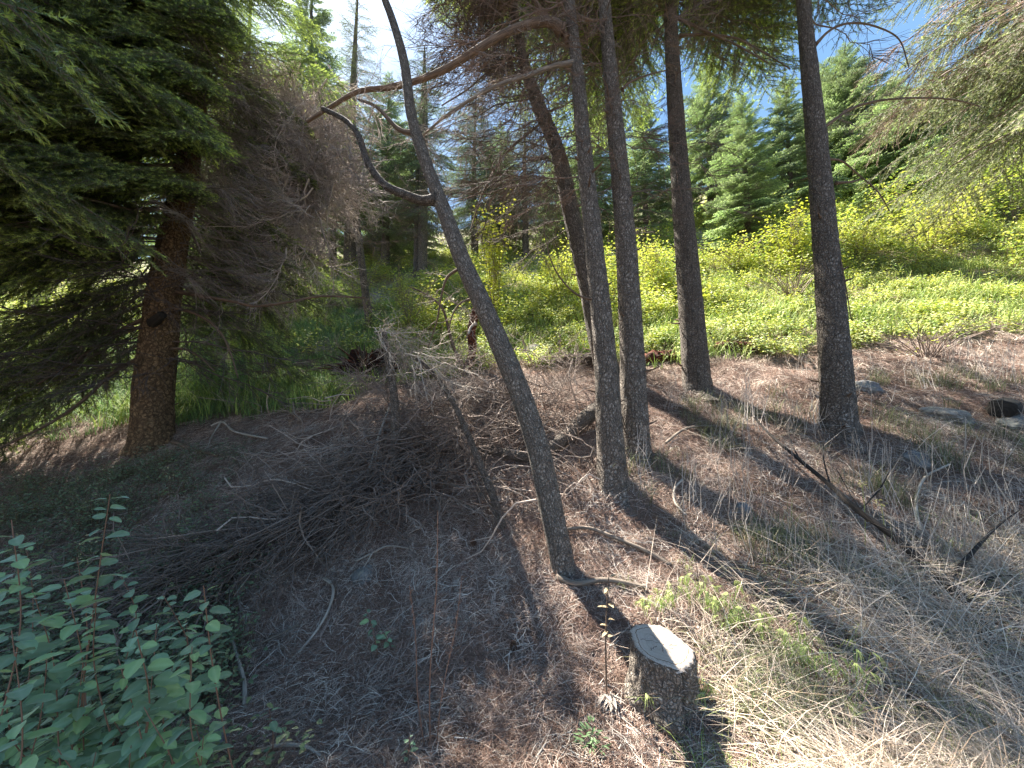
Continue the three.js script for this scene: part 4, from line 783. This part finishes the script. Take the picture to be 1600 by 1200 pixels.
  cover('dry_grass', tuft(81, 20, 0.34, 0.0029, 1.35, STRAW.concat([[0.3, 0.22, 0.15], [0.25, 0.24, 0.12]]), 0.14), M.straw, scatter(430, r, 1.5, 4.6, (x, d) => strawy(x, d) * (1 - 0.93 * sm(2.4, 3.0, d)) * (0.15 + 0.85 * sm(-0.1, 0.45, fbm(x * 1.1, d * 1.1, 2)))), 'long bleached grass matted over the lower right slope', 'dry grass', 0.6, 1.3, 0);
  cover('dry_grass', tuft(82, 14, 0.2, 0.004, 1.2, STRAW, 0.2), M.straw, scatter(900, r, 4.8, 16, (x, d) => sm(0.2, 3, x) * sm(4.6, 6.2, d) * (0.3 + 0.7 * sm(-0.2, 0.4, fbm(x * 0.6, d * 0.6, 2))), 1.3), 'straw coloured grass through the upper right slope', 'dry grass', 0.6, 1.5, 0.5);
  cover('shaded_grass', tuft(83, 20, 0.22, 0.004, 0.7, [[0.1, 0.14, 0.05], [0.16, 0.18, 0.07], [0.3, 0.28, 0.16]], 0.14), M.grass, scatter(300, r, 2.0, 5.0, (x, d) => sm(0.9, 1.8, x) * sm(0.0, 0.4, fbm(x * 1.3 + 2, d * 1.3, 2))), 'dull green grass among straw around the fallen dead branch', 'grass', 0.6, 1.3, 0.7);
  cover('fresh_grass', tuft(86, 12, 0.13, 0.0028, 0.9, [[0.3, 0.4, 0.09], [0.42, 0.46, 0.15], [0.24, 0.34, 0.08]], 0.1), M.grass, scatter(230, r, 1.6, 3.2, (x, d) => sm(0.45, 0.9, x) * sm(-0.1, 0.3, fbm(x * 1.6 + 5, d * 1.6, 2))), 'short fresh grass sprouting through straw around the stump', 'grass', 0.5, 1.3, 0.7);
  cover('meadow_grass', tuft(84, 26, 0.26, 0.008, 0.75, GREENS, 0.3), M.grass, scatter(6500, r, 5.8, 26, (x, d) => meadow(x, d) * (0.35 + 0.65 * sm(-0.3, 0.3, fbm(x * 0.4, d * 0.4, 2) - 0.25 * sm(3, 7, x) * sm(13, 8, d))), 1.5), 'fresh green grass of the sunny meadow up the slope', 'grass', 0.7, 1.7, 0.7);
  cover('hollow_grass', tuft(85, 26, 0.2, 0.006, 0.7, [[0.16, 0.28, 0.09], [0.2, 0.34, 0.11], [0.13, 0.23, 0.08]], 0.22), M.grass, scatter(2600, r, 5.4, 12, isLeftMeadow, 1.2), 'green grass in the shaded hollow left of the mound', 'grass', 0.7, 1.5, 0.7);
  // small leafy ground cover: shrublets with many leaves
  const shrublet = (seed, n, h, wd, leaf, cols, stems) => {
    const q = rng(seed), b = new Blades(), up = V(0, 1, 0);
    for (let s = 0; s < stems; s++) {
      const a = q() * 6.283, tip = V(Math.cos(a) * wd * (0.2 + q()), h * (0.55 + 0.5 * q()), Math.sin(a) * wd * (0.2 + q())), o = V((q() - 0.5) * 0.15, 0, (q() - 0.5) * 0.15);
      const sd = V(0.003, 0, 0.003); b.tri(o.clone().add(sd), o.clone().sub(sd), tip, [0.2, 0.14, 0.09]);
      const m = Math.ceil(n / stems);
      for (let i = 0; i < m; i++) { const t = 0.22 + 0.78 * (i + q()) / m, p = o.clone().lerp(tip, t).add(V((q() - 0.5) * wd * 0.5, (q() - 0.5) * 0.1 * h, (q() - 0.5) * wd * 0.5)), e = q() * 6.283, d = V(Math.cos(e), 0.5 * (q() - 0.45), Math.sin(e)).normalize(), c = cols[Math.floor(q() * cols.length)], k = 0.7 + 0.6 * q(); b.leaf(p, d, up.clone().add(V((q() - 0.5) * 1.2, 0, (q() - 0.5) * 1.2)).normalize(), leaf * (0.7 + 0.6 * q()), leaf * 0.62, c.map((x) => x * k), 0.9); }
    }
    return b.build();
  };
  const LIME = [[0.52, 0.57, 0.07], [0.6, 0.61, 0.1], [0.42, 0.52, 0.07], [0.6, 0.6, 0.15]], MID = [[0.26, 0.38, 0.08], [0.32, 0.43, 0.09], [0.22, 0.32, 0.08]], DIM = [[0.13, 0.2, 0.09], [0.17, 0.24, 0.11], [0.22, 0.26, 0.1]];
  const bushy = (x, d) => sm(7.2, 9.5, d - 1.6 * sm(3, 8, x) + 0.8 * fbm(x * 0.4, d * 0.4, 2)) * (0.25 + 0.75 * sm(-0.25, 0.25, fbm(x * 0.35 + 7, d * 0.35, 2))) * Math.max(sm(-4.5, -1.5, x + 0.1 * d), sm(10, 13, d));
  cover('undergrowth', shrublet(91, 150, 0.55, 0.4, 0.06, LIME, 9), M.leaf, scatter(1100, r, 6.8, 24, bushy, 1.25), 'yellow green leafy undergrowth spread over the sunny slope', 'undergrowth', 0.6, 1.5, 0.8);
  cover('undergrowth', shrublet(92, 150, 0.65, 0.42, 0.06, LIME.concat(MID), 9), M.leaf, scatter(750, r, 8, 32, (x, d) => bushy(x, d) * (0.3 + 0.7 * sm(0, 8, x)), 1.1), 'taller lime green undergrowth thickening towards the upper right', 'undergrowth', 0.7, 1.7, 0.8);
  cover('undergrowth', shrublet(93, 110, 0.3, 0.3, 0.05, LIME.concat(MID), 8), M.leaf, scatter(2100, r, 5.9, 15, (x, d) => Math.max(meadow(x, d), 0.5 * sm(5.6, 6.5, d)) * sm(-3.5, -1.0, x + 0.05 * d) * (0.25 + 0.75 * sm(-0.1, 0.3, fbm(x * 0.7 + 3, d * 0.7, 2))) * (1 - 0.35 * sm(3.5, 6, x) * sm(9, 7, d)), 1.4), 'low bright leafy plants along the lower edge of the meadow', 'undergrowth', 0.5, 1.2, 0.7);
  cover('low_shrubs', shrublet(94, 90, 0.3, 0.28, 0.03, DIM, 10), M.leaf, scatter(420, r, 1.7, 4.8, (x, d) => sm(-0.62, -0.8, x / d - 0.12 * sm(2.6, 1.7, d) * 0), 1.1), 'small leaved shade plants below the big fir', 'undergrowth', 0.6, 1.25, 0.8);
  // thin grey weed stems standing in the shaded right part
  const stems = (seed) => { const q = rng(seed), s = new Sticks(); for (let i = 0; i < 7; i++) { const o = V((q() - 0.5) * 0.3, 0, (q() - 0.5) * 0.3), t = V((q() - 0.5) * 0.25, 0.2 + 0.25 * q(), (q() - 0.5) * 0.25), m = o.clone().lerp(o.clone().add(t), 0.5).add(V(0.05 * (q() - 0.5), 0, 0.04)); s.add([o, m, o.clone().add(t)], 0.0026, 0.0014); s.add([m, m.clone().add(V((q() - 0.5) * 0.16, 0.08, (q() - 0.5) * 0.1))], 0.0016, 0.001); } return s.build(); };
  tag(copies('weed_stems', stems(95), M.deadTwig, scatter(80, r, 2.6, 5.2, (x, d) => sm(0.28, 0.4, x / d) * (0.3 + 0.7 * sm(-0.2, 0.3, fbm(x, d, 2))), 1.2).map(([x, d]) => { const k = 0.7 + 0.6 * r(); return { m: sown(x, -d, r() * 6.28, 0.6 + 0.8 * r(), 0, 1), c: LIN(0.46 * k, 0.4 * k, 0.35 * k) }; })), 'thin bare grey weed stems standing in the shaded litter', 'weed stems');

  // ------------------------------------------------------------ bushes one can tell apart
  const bush = (px, py, h, wd, n, cols, leaf, label, seed, stemN = 12, lift = 0) => {
    const b = G(px, py), t = thing('bush', label, 'bush', b), q = rng(seed), s = new Sticks(), bl = new Blades();
    for (let i = 0; i < stemN; i++) {
      const a = q() * 6.283, e = V(Math.cos(a) * wd * (0.15 + 0.85 * q()), h * (0.5 + 0.55 * q()), Math.sin(a) * wd * (0.15 + 0.85 * q())), m = e.clone().multiplyScalar(0.5).add(V((q() - 0.5) * 0.12, 0.1 * h, (q() - 0.5) * 0.12));
      s.add([V((q() - 0.5) * 0.1, -0.05, (q() - 0.5) * 0.1), m, e], 0.009, 0.003, 4);
      for (let j = 0; j < n / stemN; j++) { const tt = 0.15 + 0.85 * q(), p = (tt < 0.5 ? m.clone().multiplyScalar(tt * 2) : m.clone().lerp(e, tt * 2 - 1)).add(V((q() - 0.5) * wd * 0.55, (q() - 0.5) * h * 0.2, (q() - 0.5) * wd * 0.55)), an = q() * 6.283, d = V(Math.cos(an), 0.6 * (q() - 0.45), Math.sin(an)).normalize(), c = cols[Math.floor(q() * cols.length)], k = 0.7 + 0.6 * q(); bl.leaf(p, d, V((q() - 0.5) * 1.3, 1, (q() - 0.5) * 1.3).normalize(), leaf * (0.7 + 0.6 * q()), leaf * 0.65, c.map((x) => x * k), 0.9); if (j % 6 === 0) s.add([m.clone().lerp(e, q()), p], 0.003, 0.0015); }
    }
    part('stems', s.build(), M.twig, t); if (n) part('leaves', bl.build(), M.leaf, t).userData.kind = 'stuff';
  };
  bush(772, 500, 2.9, 0.5, 900, [[0.5, 0.52, 0.05], [0.56, 0.56, 0.08], [0.42, 0.48, 0.05]], 0.085, 'tall narrow yellow green sapling just right of the leaning trunk', 1, 9);
  bush(880, 470, 2.0, 0.95, 1000, LIME, 0.075, 'yellow green bush left of the closest upright trunk', 2);
  bush(1030, 465, 1.9, 0.9, 900, LIME, 0.07, 'rounded yellow green bush between the second and third upright trunks', 3);
  bush(1232, 430, 1.9, 1.0, 1000, [[0.5, 0.52, 0.05], [0.42, 0.48, 0.06]], 0.075, 'yellow bush left of and behind the lone blackish trunk', 4);
  bush(1150, 430, 1.3, 1.1, 800, LIME, 0.07, 'low lime bush below the bright young fir', 5);
  bush(1525, 332, 2.6, 1.9, 1500, [[0.34, 0.46, 0.06], [0.4, 0.5, 0.08]], 0.1, 'big lime green bush at the upper right edge of the slope', 6, 18);
  bush(1400, 356, 1.9, 1.0, 800, LIME.concat(MID), 0.09, 'leafy bush poking above the slope right of the lone trunk', 7);
  bush(1450, 400, 1.3, 1.6, 1000, LIME, 0.08, 'wide low bush in the sunny upper right slope', 8, 16);
  bush(1585, 352, 3.2, 1.8, 1400, [[0.34, 0.46, 0.06], [0.4, 0.5, 0.08]], 0.1, 'tall lime green bush at the far right edge below the big one', 21, 18);
  bush(1480, 378, 2.0, 1.7, 1200, LIME, 0.09, 'lime bush right of the leafy one poking above the slope', 22, 16);
  bush(1345, 400, 1.5, 1.2, 900, LIME, 0.08, 'lime bush close to the right side of the lone blackish trunk', 23, 14);
  bush(965, 440, 1.6, 1.0, 800, LIME, 0.075, 'yellow green bush showing in the gap between the touching trunks', 24);
  bush(640, 520, 1.3, 0.9, 700, LIME, 0.06, 'green bush behind the top of the brush pile', 9);
  bush(735, 470, 1.0, 1.1, 700, MID.concat(LIME), 0.07, 'darker green bush at the foot of the yellow green sapling', 10);
  bush(560, 480, 1.7, 1.0, 600, LIME, 0.06, 'pale green bush seen behind the thin dead sapling at left', 11);
  bush(1238, 470, 0.9, 0.9, 0, LIME, 0.06, 'leafless pinkish grey bush in the meadow left of the lone trunk', 12, 60);
  bush(1450, 560, 0.5, 0.9, 40, LIME, 0.04, 'leafless grey twiggy bush in dry ground right of the lone trunk', 13, 46);
}

// ---------------------------------------------------------------- plants near the camera
// broad leaf, about 16 triangles, lying along +x
function broadLeaf(seed, l, w) {
  const q = rng(seed), n = 8, m = 2, pos = [], col = [], idx = [], sk = 0.12 * (q() - 0.5), cu = 0.10 + 0.25 * q(), fo = 0.15 + 0.25 * q();
  const c = [0.29, 0.45, 0.25], v = [0.36, 0.52, 0.32];
  for (let i = 0; i <= n; i++) { const t = i / n, hw = w * 0.5 * Math.pow(Math.sin(Math.PI * Math.min(0.995, 0.015 + 0.975 * Math.pow(t, 0.8))), 0.62) * (1 + 0.05 * Math.sin(i * 2.3 + seed)); for (let k = -m; k <= m; k++) { const s = k / m; pos.push(l * t, -cu * l * t * t + fo * hw * s * s + 0.012 * l * Math.sin(i * 1.7 + k + seed), hw * s + sk * l * t * t); col.push(...(k === 0 ? v : c)); } }
  for (let i = 0; i < n; i++) for (let k = 0; k < 2 * m; k++) { const a = i * (2 * m + 1) + k, b2 = a + 2 * m + 1; idx.push(a, a + 1, b2, a + 1, b2 + 1, b2); }
  const g = new THREE.BufferGeometry(); g.setAttribute('position', new THREE.Float32BufferAttribute(pos, 3)); g.setAttribute('color', new THREE.Float32BufferAttribute(col, 3)); g.setIndex(idx); g.computeVertexNormals(); return g;
}
const leafShapes = [1, 2, 3, 4, 5].map((s) => broadLeaf(s, 0.052, [0.036, 0.031, 0.039, 0.034, 0.029][s - 1]));
const leafMats = [1, 0.8, 1.2, 0.65].map((k) => { const m = M.leaf.clone(); m.color = LIN(k, k, k * (k > 1 ? 0.75 : 1)); return m; });
const stemMat = std({ color: LIN(0.24, 0.13, 0.085) });
function leafyStem(label, P, w, pairs, s, seed, group, from = 0.25, name = 'shrub_shoot') {
  const base = P[0].clone(), t = thing(name, label, 'plant', base, group), q = rng(seed), path = rel(base, P), c = new THREE.CatmullRomCurve3(path, false, 'centripetal');
  part('stem', tube(path, taper(w, w * 0.4), { seg: 6, rings: 22, rough: 0.05, seed }), stemMat, t);
  for (let i = 0; i < pairs; i++) {
    const u = from + (1 - from) * (i + 0.5) / pairs, p = c.getPoint(u), a = i * 1.57 + q() * 0.5 + seed;
    for (const e of [0, Math.PI]) {
      if (q() < 0.1) continue;
      const k = s * (0.7 + 0.5 * q()) * (u > 0.9 ? 0.7 : 1), m = part('leaf', leafShapes[Math.floor(q() * 5)], leafMats[Math.floor(q() * 4)], t);
      m.position.copy(p).add(V(Math.cos(a + e) * 0.008, 0, -Math.sin(a + e) * 0.008)); m.rotation.set((q() - 0.5) * 1.0, a + e + (q() - 0.5) * 0.9, 0.35 - 0.6 * q(), 'YZX'); m.scale.setScalar(k);
    }
  }
  return t;
}
{
  const q = rng(515), SG = 'leafy stems of the shrub at the lower left';
  const up = (px, py, d, h) => { const top = at(px, py, d), b = V(top.x + 0.5 * (q() - 0.25), groundY(top.x, -d - 0.05) - 0.02, -d - 0.05 + 0.4 * (q() - 0.5)); return [b, b.clone().lerp(top, 0.4).add(V(0.12 * (q() - 0.5), 0, 0.1 * (q() - 0.5))), b.clone().lerp(top, 0.75).add(V(0.1 * (q() - 0.5), 0, 0.06 * (q() - 0.5))), top]; };
  leafyStem('tallest leafy stem of the lower left shrub, its tip leaf reaching above the others', up(172, 772, 1.45), 0.0034, 20, 1.35, 11, SG, 0.3);
  leafyStem('leafy stem at the left edge just left of the tallest one', up(18, 812, 1.35), 0.0034, 18, 1.3, 12, SG, 0.3);
  leafyStem('reddish leafy stem standing apart at the right side of the lower left shrub', up(318, 915, 1.3), 0.0034, 13, 1.1, 13, SG, 0.42);
  leafyStem('leafy stem with a bare pale tip in the middle of the lower left shrub', up(212, 985, 1.2), 0.0034, 13, 1.15, 14, SG, 0.35);
  const rows = { upper: [[0, 885], [52, 925], [100, 905], [150, 940], [245, 975]], middle: [[18, 985], [75, 1010], [130, 1035], [185, 1030], [270, 1040], [300, 1010]], lower: [[8, 1080], [60, 1095], [120, 1110], [175, 1120], [225, 1105], [285, 1125]], back: [[40, 850], [120, 870], [190, 900], [255, 930], [290, 960]], bottom: [[25, 1160], [90, 1170], [150, 1175], [205, 1165], [262, 1178], [318, 1150]] };
  const nth = ['first', 'second', 'third', 'fourth', 'fifth', 'sixth']; let ns = 0;
  for (const [row, list] of Object.entries(rows)) list.forEach(([px, py], i) => leafyStem(`leafy shoot of the lower left shrub, ${row} row, ${nth[i]} from the left edge`, up(px, py, (row === 'back' ? 1.7 : 1.15) + 0.45 * q()), 0.003, 13, 1.0 + 0.6 * q(), 30 + ns++, SG, 0.3));
  // small leafy sprigs in the litter
  const sprig = (label, px, py, tops, s, seed) => { const b = G(px, py), d = -b.z; leafyStem(label, [b, b.clone().lerp(at(tops[0], tops[1], d - 0.03), 0.5).add(V(0.01, 0, 0)), at(tops[0], tops[1], d - 0.05)], 0.0035, 5, s, seed, null, 0.15, 'leafy_sprig'); };
  sprig('leafy sprig with pale green leaves in the litter left of the bare shoots', 590, 1030, [572, 952], 1.0, 61);
  sprig('second leafy sprig right beside the bare shoots, lower leaves broad', 612, 1022, [596, 985], 0.9, 62);
  sprig('small leafy sprig right of the bleached white stick near the bottom', 426, 1188, [420, 1105], 0.85, 63);
  sprig('dim leafy sprig at the very bottom below the bare shoots', 632, 1192, [640, 1150], 0.6, 64);
  // bare reddish shoots
  const BG = 'bare reddish shoots in the middle foreground';
  for (const [bx, by, tx, ty, w, label] of [[672, 1172, 684, 800, 0.0035, 'tallest bare reddish shoot, middle of the three rising in the foreground'], [664, 1172, 640, 915, 0.003, 'shorter bare reddish shoot leaning left, left of the tallest shoot'], [682, 1172, 722, 900, 0.0025, 'thin dark bare shoot leaning right, right of the tallest shoot']]) {
    const b = G(bx, by), d = -b.z, e = at(tx, ty, d - 0.05), t = thing('bare_shoot', label, 'shoot', b, BG);
    part('stem', tube(rel(b, [b, b.clone().lerp(e, 0.3).add(V(-0.012, 0, 0)), b.clone().lerp(e, 0.7).add(V(0.006, 0, 0)), e]), taper(w, w * 0.5), { seg: 6, rings: 24, rough: 0.06, seed: bx }), stemMat, t);
    const s = new Sticks(), r = rng(bx); for (let i = 0; i < 7; i++) { const p = b.clone().lerp(e, 0.3 + 0.68 * r()).sub(b); s.add([p, p.clone().add(V((r() - 0.5) * 0.05, 0.03, (r() - 0.5) * 0.03))], 0.0012, 0.0006); } part('side_twigs', s.build(), stemMat, t);
  }
  // dried flower stalk left of the stump
  {
    const b = G(948, 1096), d = -b.z, t = thing('dried_stalk', 'dry brown flower stalk with curled withered leaves left of the stump', 'dead plant', b), e = at(952, 886, d), r = rng(8);
    part('stem', tube(rel(b, [b, b.clone().lerp(e, 0.5).add(V(-0.012, 0, 0)), e]), taper(0.006, 0.002), { seg: 7, rings: 20, rough: 0.1, seed: 3 }), M.limb, t);
    for (let i = 0; i < 9; i++) { const bl = new Blades(), a = r() * 6.28; bl.leaf(V(), V(Math.cos(a), 0.5 - r(), Math.sin(a)).normalize(), V(0, 1, 0), 0.045 + 0.02 * r(), 0.022, [0.5, 0.38, 0.22], 0.6); const m = part('withered_leaf', bl.build(), M.straw, t); m.position.copy(b.clone().lerp(e, 0.42 + 0.5 * (i + r()) / 9).sub(b)); m.rotation.y = r() * 3; }
    const hang = new Blades(); for (let i = 0; i < 26; i++) { const a = r() * 6.28; hang.leaf(V((r() - 0.5) * 0.06, 0.02 + 0.02 * r(), 0.02), V(Math.cos(a), -0.3, 0.4 + Math.sin(a)).normalize(), V(0, 1, 0), 0.09, 0.012, [0.34, 0.29, 0.25], 0.7); } part('dead_base_leaves', hang.build(), M.straw, t).userData.kind = 'stuff';
  }
  // nodding grass by the stump
  const grassG = 'nodding grass tufts round the stump', row9 = ['second', 'third', 'fourth', 'fifth', 'sixth', 'seventh', 'eighth', 'first', 'ninth'];
  const grassLabels = row9.map((w) => `green nodding grass tuft in the row behind the stump, ${w} from the left`).concat(['nodding grass tuft on the straw, left of the pair right of the stump', 'nodding grass tuft on the straw, right of the pair right of the stump', 'low nodding grass tuft on the straw just below the pair', 'lone tall grass tuft standing farthest right of the stump', 'short grass tuft on straw left of the lone tall one', 'sparse grass tuft in the stump shadow at its right foot', 'sparse grass tuft in front of the stump at its left foot', 'dry splayed grass tuft below the lone tall one', 'grass tuft on the slope just above and right of the stump']);
  [[1030, 962, 920], [1050, 955, 905], [1080, 950, 893], [1100, 962, 900], [1118, 970, 930], [1148, 985, 905], [1165, 1000, 945], [1010, 965, 940], [1190, 1010, 955], [1232, 1045, 965], [1252, 1050, 968], [1270, 1060, 1005], [1340, 1105, 1008], [1300, 1075, 1025], [1100, 1108, 1070], [1010, 1120, 1070], [1335, 1118, 1110], [1135, 1000, 960]].forEach(([px, py, ty], i) => {
    const b = G(px, py), r = rng(300 + i), t = thing('grass_tuft', grassLabels[i], 'grass tuft', b, grassG);
    const H = Math.max(0.05, at(px, ty, -b.z).y - b.y), st = new Blades(), hd = new Blades(), g1 = [0.3, 0.42, 0.1], g2 = [0.5, 0.56, 0.2];
    const ribbon = (bl, P, w, c) => { for (let j = 0; j < P.length - 1; j++) { const f = w * (1 - j / P.length), g = w * (1 - (j + 1) / P.length), s = V(0.8, 0, 0.6); bl.tri(P[j].clone().addScaledVector(s, f), P[j].clone().addScaledVector(s, -f), P[j + 1].clone().addScaledVector(s, g), c); bl.tri(P[j].clone().addScaledVector(s, -f), P[j + 1].clone().addScaledVector(s, -g), P[j + 1].clone().addScaledVector(s, g), c); } };
    for (let k = 0; k < 5; k++) {
      const a = r() * 6.28, h = H * (0.55 + 0.5 * r()), o = V((r() - 0.5) * 0.05, 0, (r() - 0.5) * 0.05), e = o.clone().add(V(Math.cos(a) * h * 0.22, h, Math.sin(a) * h * 0.22));
      ribbon(st, [o, o.clone().lerp(e, 0.5).add(V(0, 0.02 * h, 0)), e, e.clone().add(V(Math.cos(a) * 0.02, 0.005, Math.sin(a) * 0.02))], 0.0018, g1);
      for (let j = 0; j < 9; j++) { const q0 = e.clone().add(V(Math.cos(a) * 0.02 * r(), 0.004, Math.sin(a) * 0.02 * r())), aa = a + (r() - 0.5) * 1.6, L = 0.03 + 0.035 * r(); ribbon(hd, [q0, q0.clone().add(V(Math.cos(aa) * L * 0.45, -L * 0.15, Math.sin(aa) * L * 0.45)), q0.clone().add(V(Math.cos(aa) * L * 0.75, -L * 0.85, Math.sin(aa) * L * 0.75))], 0.0022, g2); }
      for (let j = 0; j < 3; j++) { const u = 0.15 + 0.5 * r(), p = o.clone().lerp(e, u), aa = r() * 6.28, L = 0.06 + 0.06 * r(); ribbon(st, [p, p.clone().add(V(Math.cos(aa) * L * 0.4, L * 0.6, Math.sin(aa) * L * 0.4)), p.clone().add(V(Math.cos(aa) * L, L * 0.45, Math.sin(aa) * L))], 0.002, g1); }
    }
    part('stems', st.build(), M.grass, t).userData.kind = 'stuff'; part('seed_heads', hd.build(), M.grass, t).userData.kind = 'stuff';
  });
  // the yellow flowering weeds in the right shade
  for (const [bx, by, tx, ty, label] of [[1352, 855, 1347, 756, 'yellow flowering weed with the taller flower head beside the fallen branch'], [1384, 870, 1376, 785, 'yellow flowering weed with the lower branching head beside the fallen branch']]) {
    const b = G(bx, by), e = at(tx, ty, -b.z), t = thing('flowering_weed', label, 'flower', b), r = rng(bx), fl = new Blades();
    part('stem', tube(rel(b, [b, b.clone().lerp(e, 0.5).add(V(0.01, 0, 0)), e]), taper(0.003, 0.0018), { seg: 6, rings: 14 }), std({ color: LIN(0.3, 0.33, 0.1) }), t);
    for (let i = 0; i < 22; i++) { const a = r() * 6.28, p = e.clone().sub(b).add(V((r() - 0.5) * 0.07, (r() - 0.6) * 0.05, (r() - 0.5) * 0.07)); fl.leaf(p, V(Math.cos(a), 0.4, Math.sin(a)).normalize(), V(0, 1, 0), 0.016, 0.01, [0.62, 0.58, 0.14]); }
    part('flower_head', fl.build(), M.leaf, t);
  }
  // green fern like weed bottom centre
  { const b = G(925, 1185), t = thing('green_weed', 'small ferny green weed at the bottom left of the stump', 'weed', b), r = rng(77), bl = new Blades(); for (let i = 0; i < 60; i++) { const a = r() * 6.28, k = r(); bl.leaf(V(Math.cos(a) * 0.07 * k, 0.02 + 0.09 * r(), Math.sin(a) * 0.07 * k), V(Math.cos(a), 0.5 * r(), Math.sin(a)).normalize(), V(0, 1, 0), 0.035, 0.009, [0.12, 0.22, 0.07]); } part('leaves', bl.build(), M.leaf, t).userData.kind = 'stuff'; }
}

renderer.render(scene, camera);
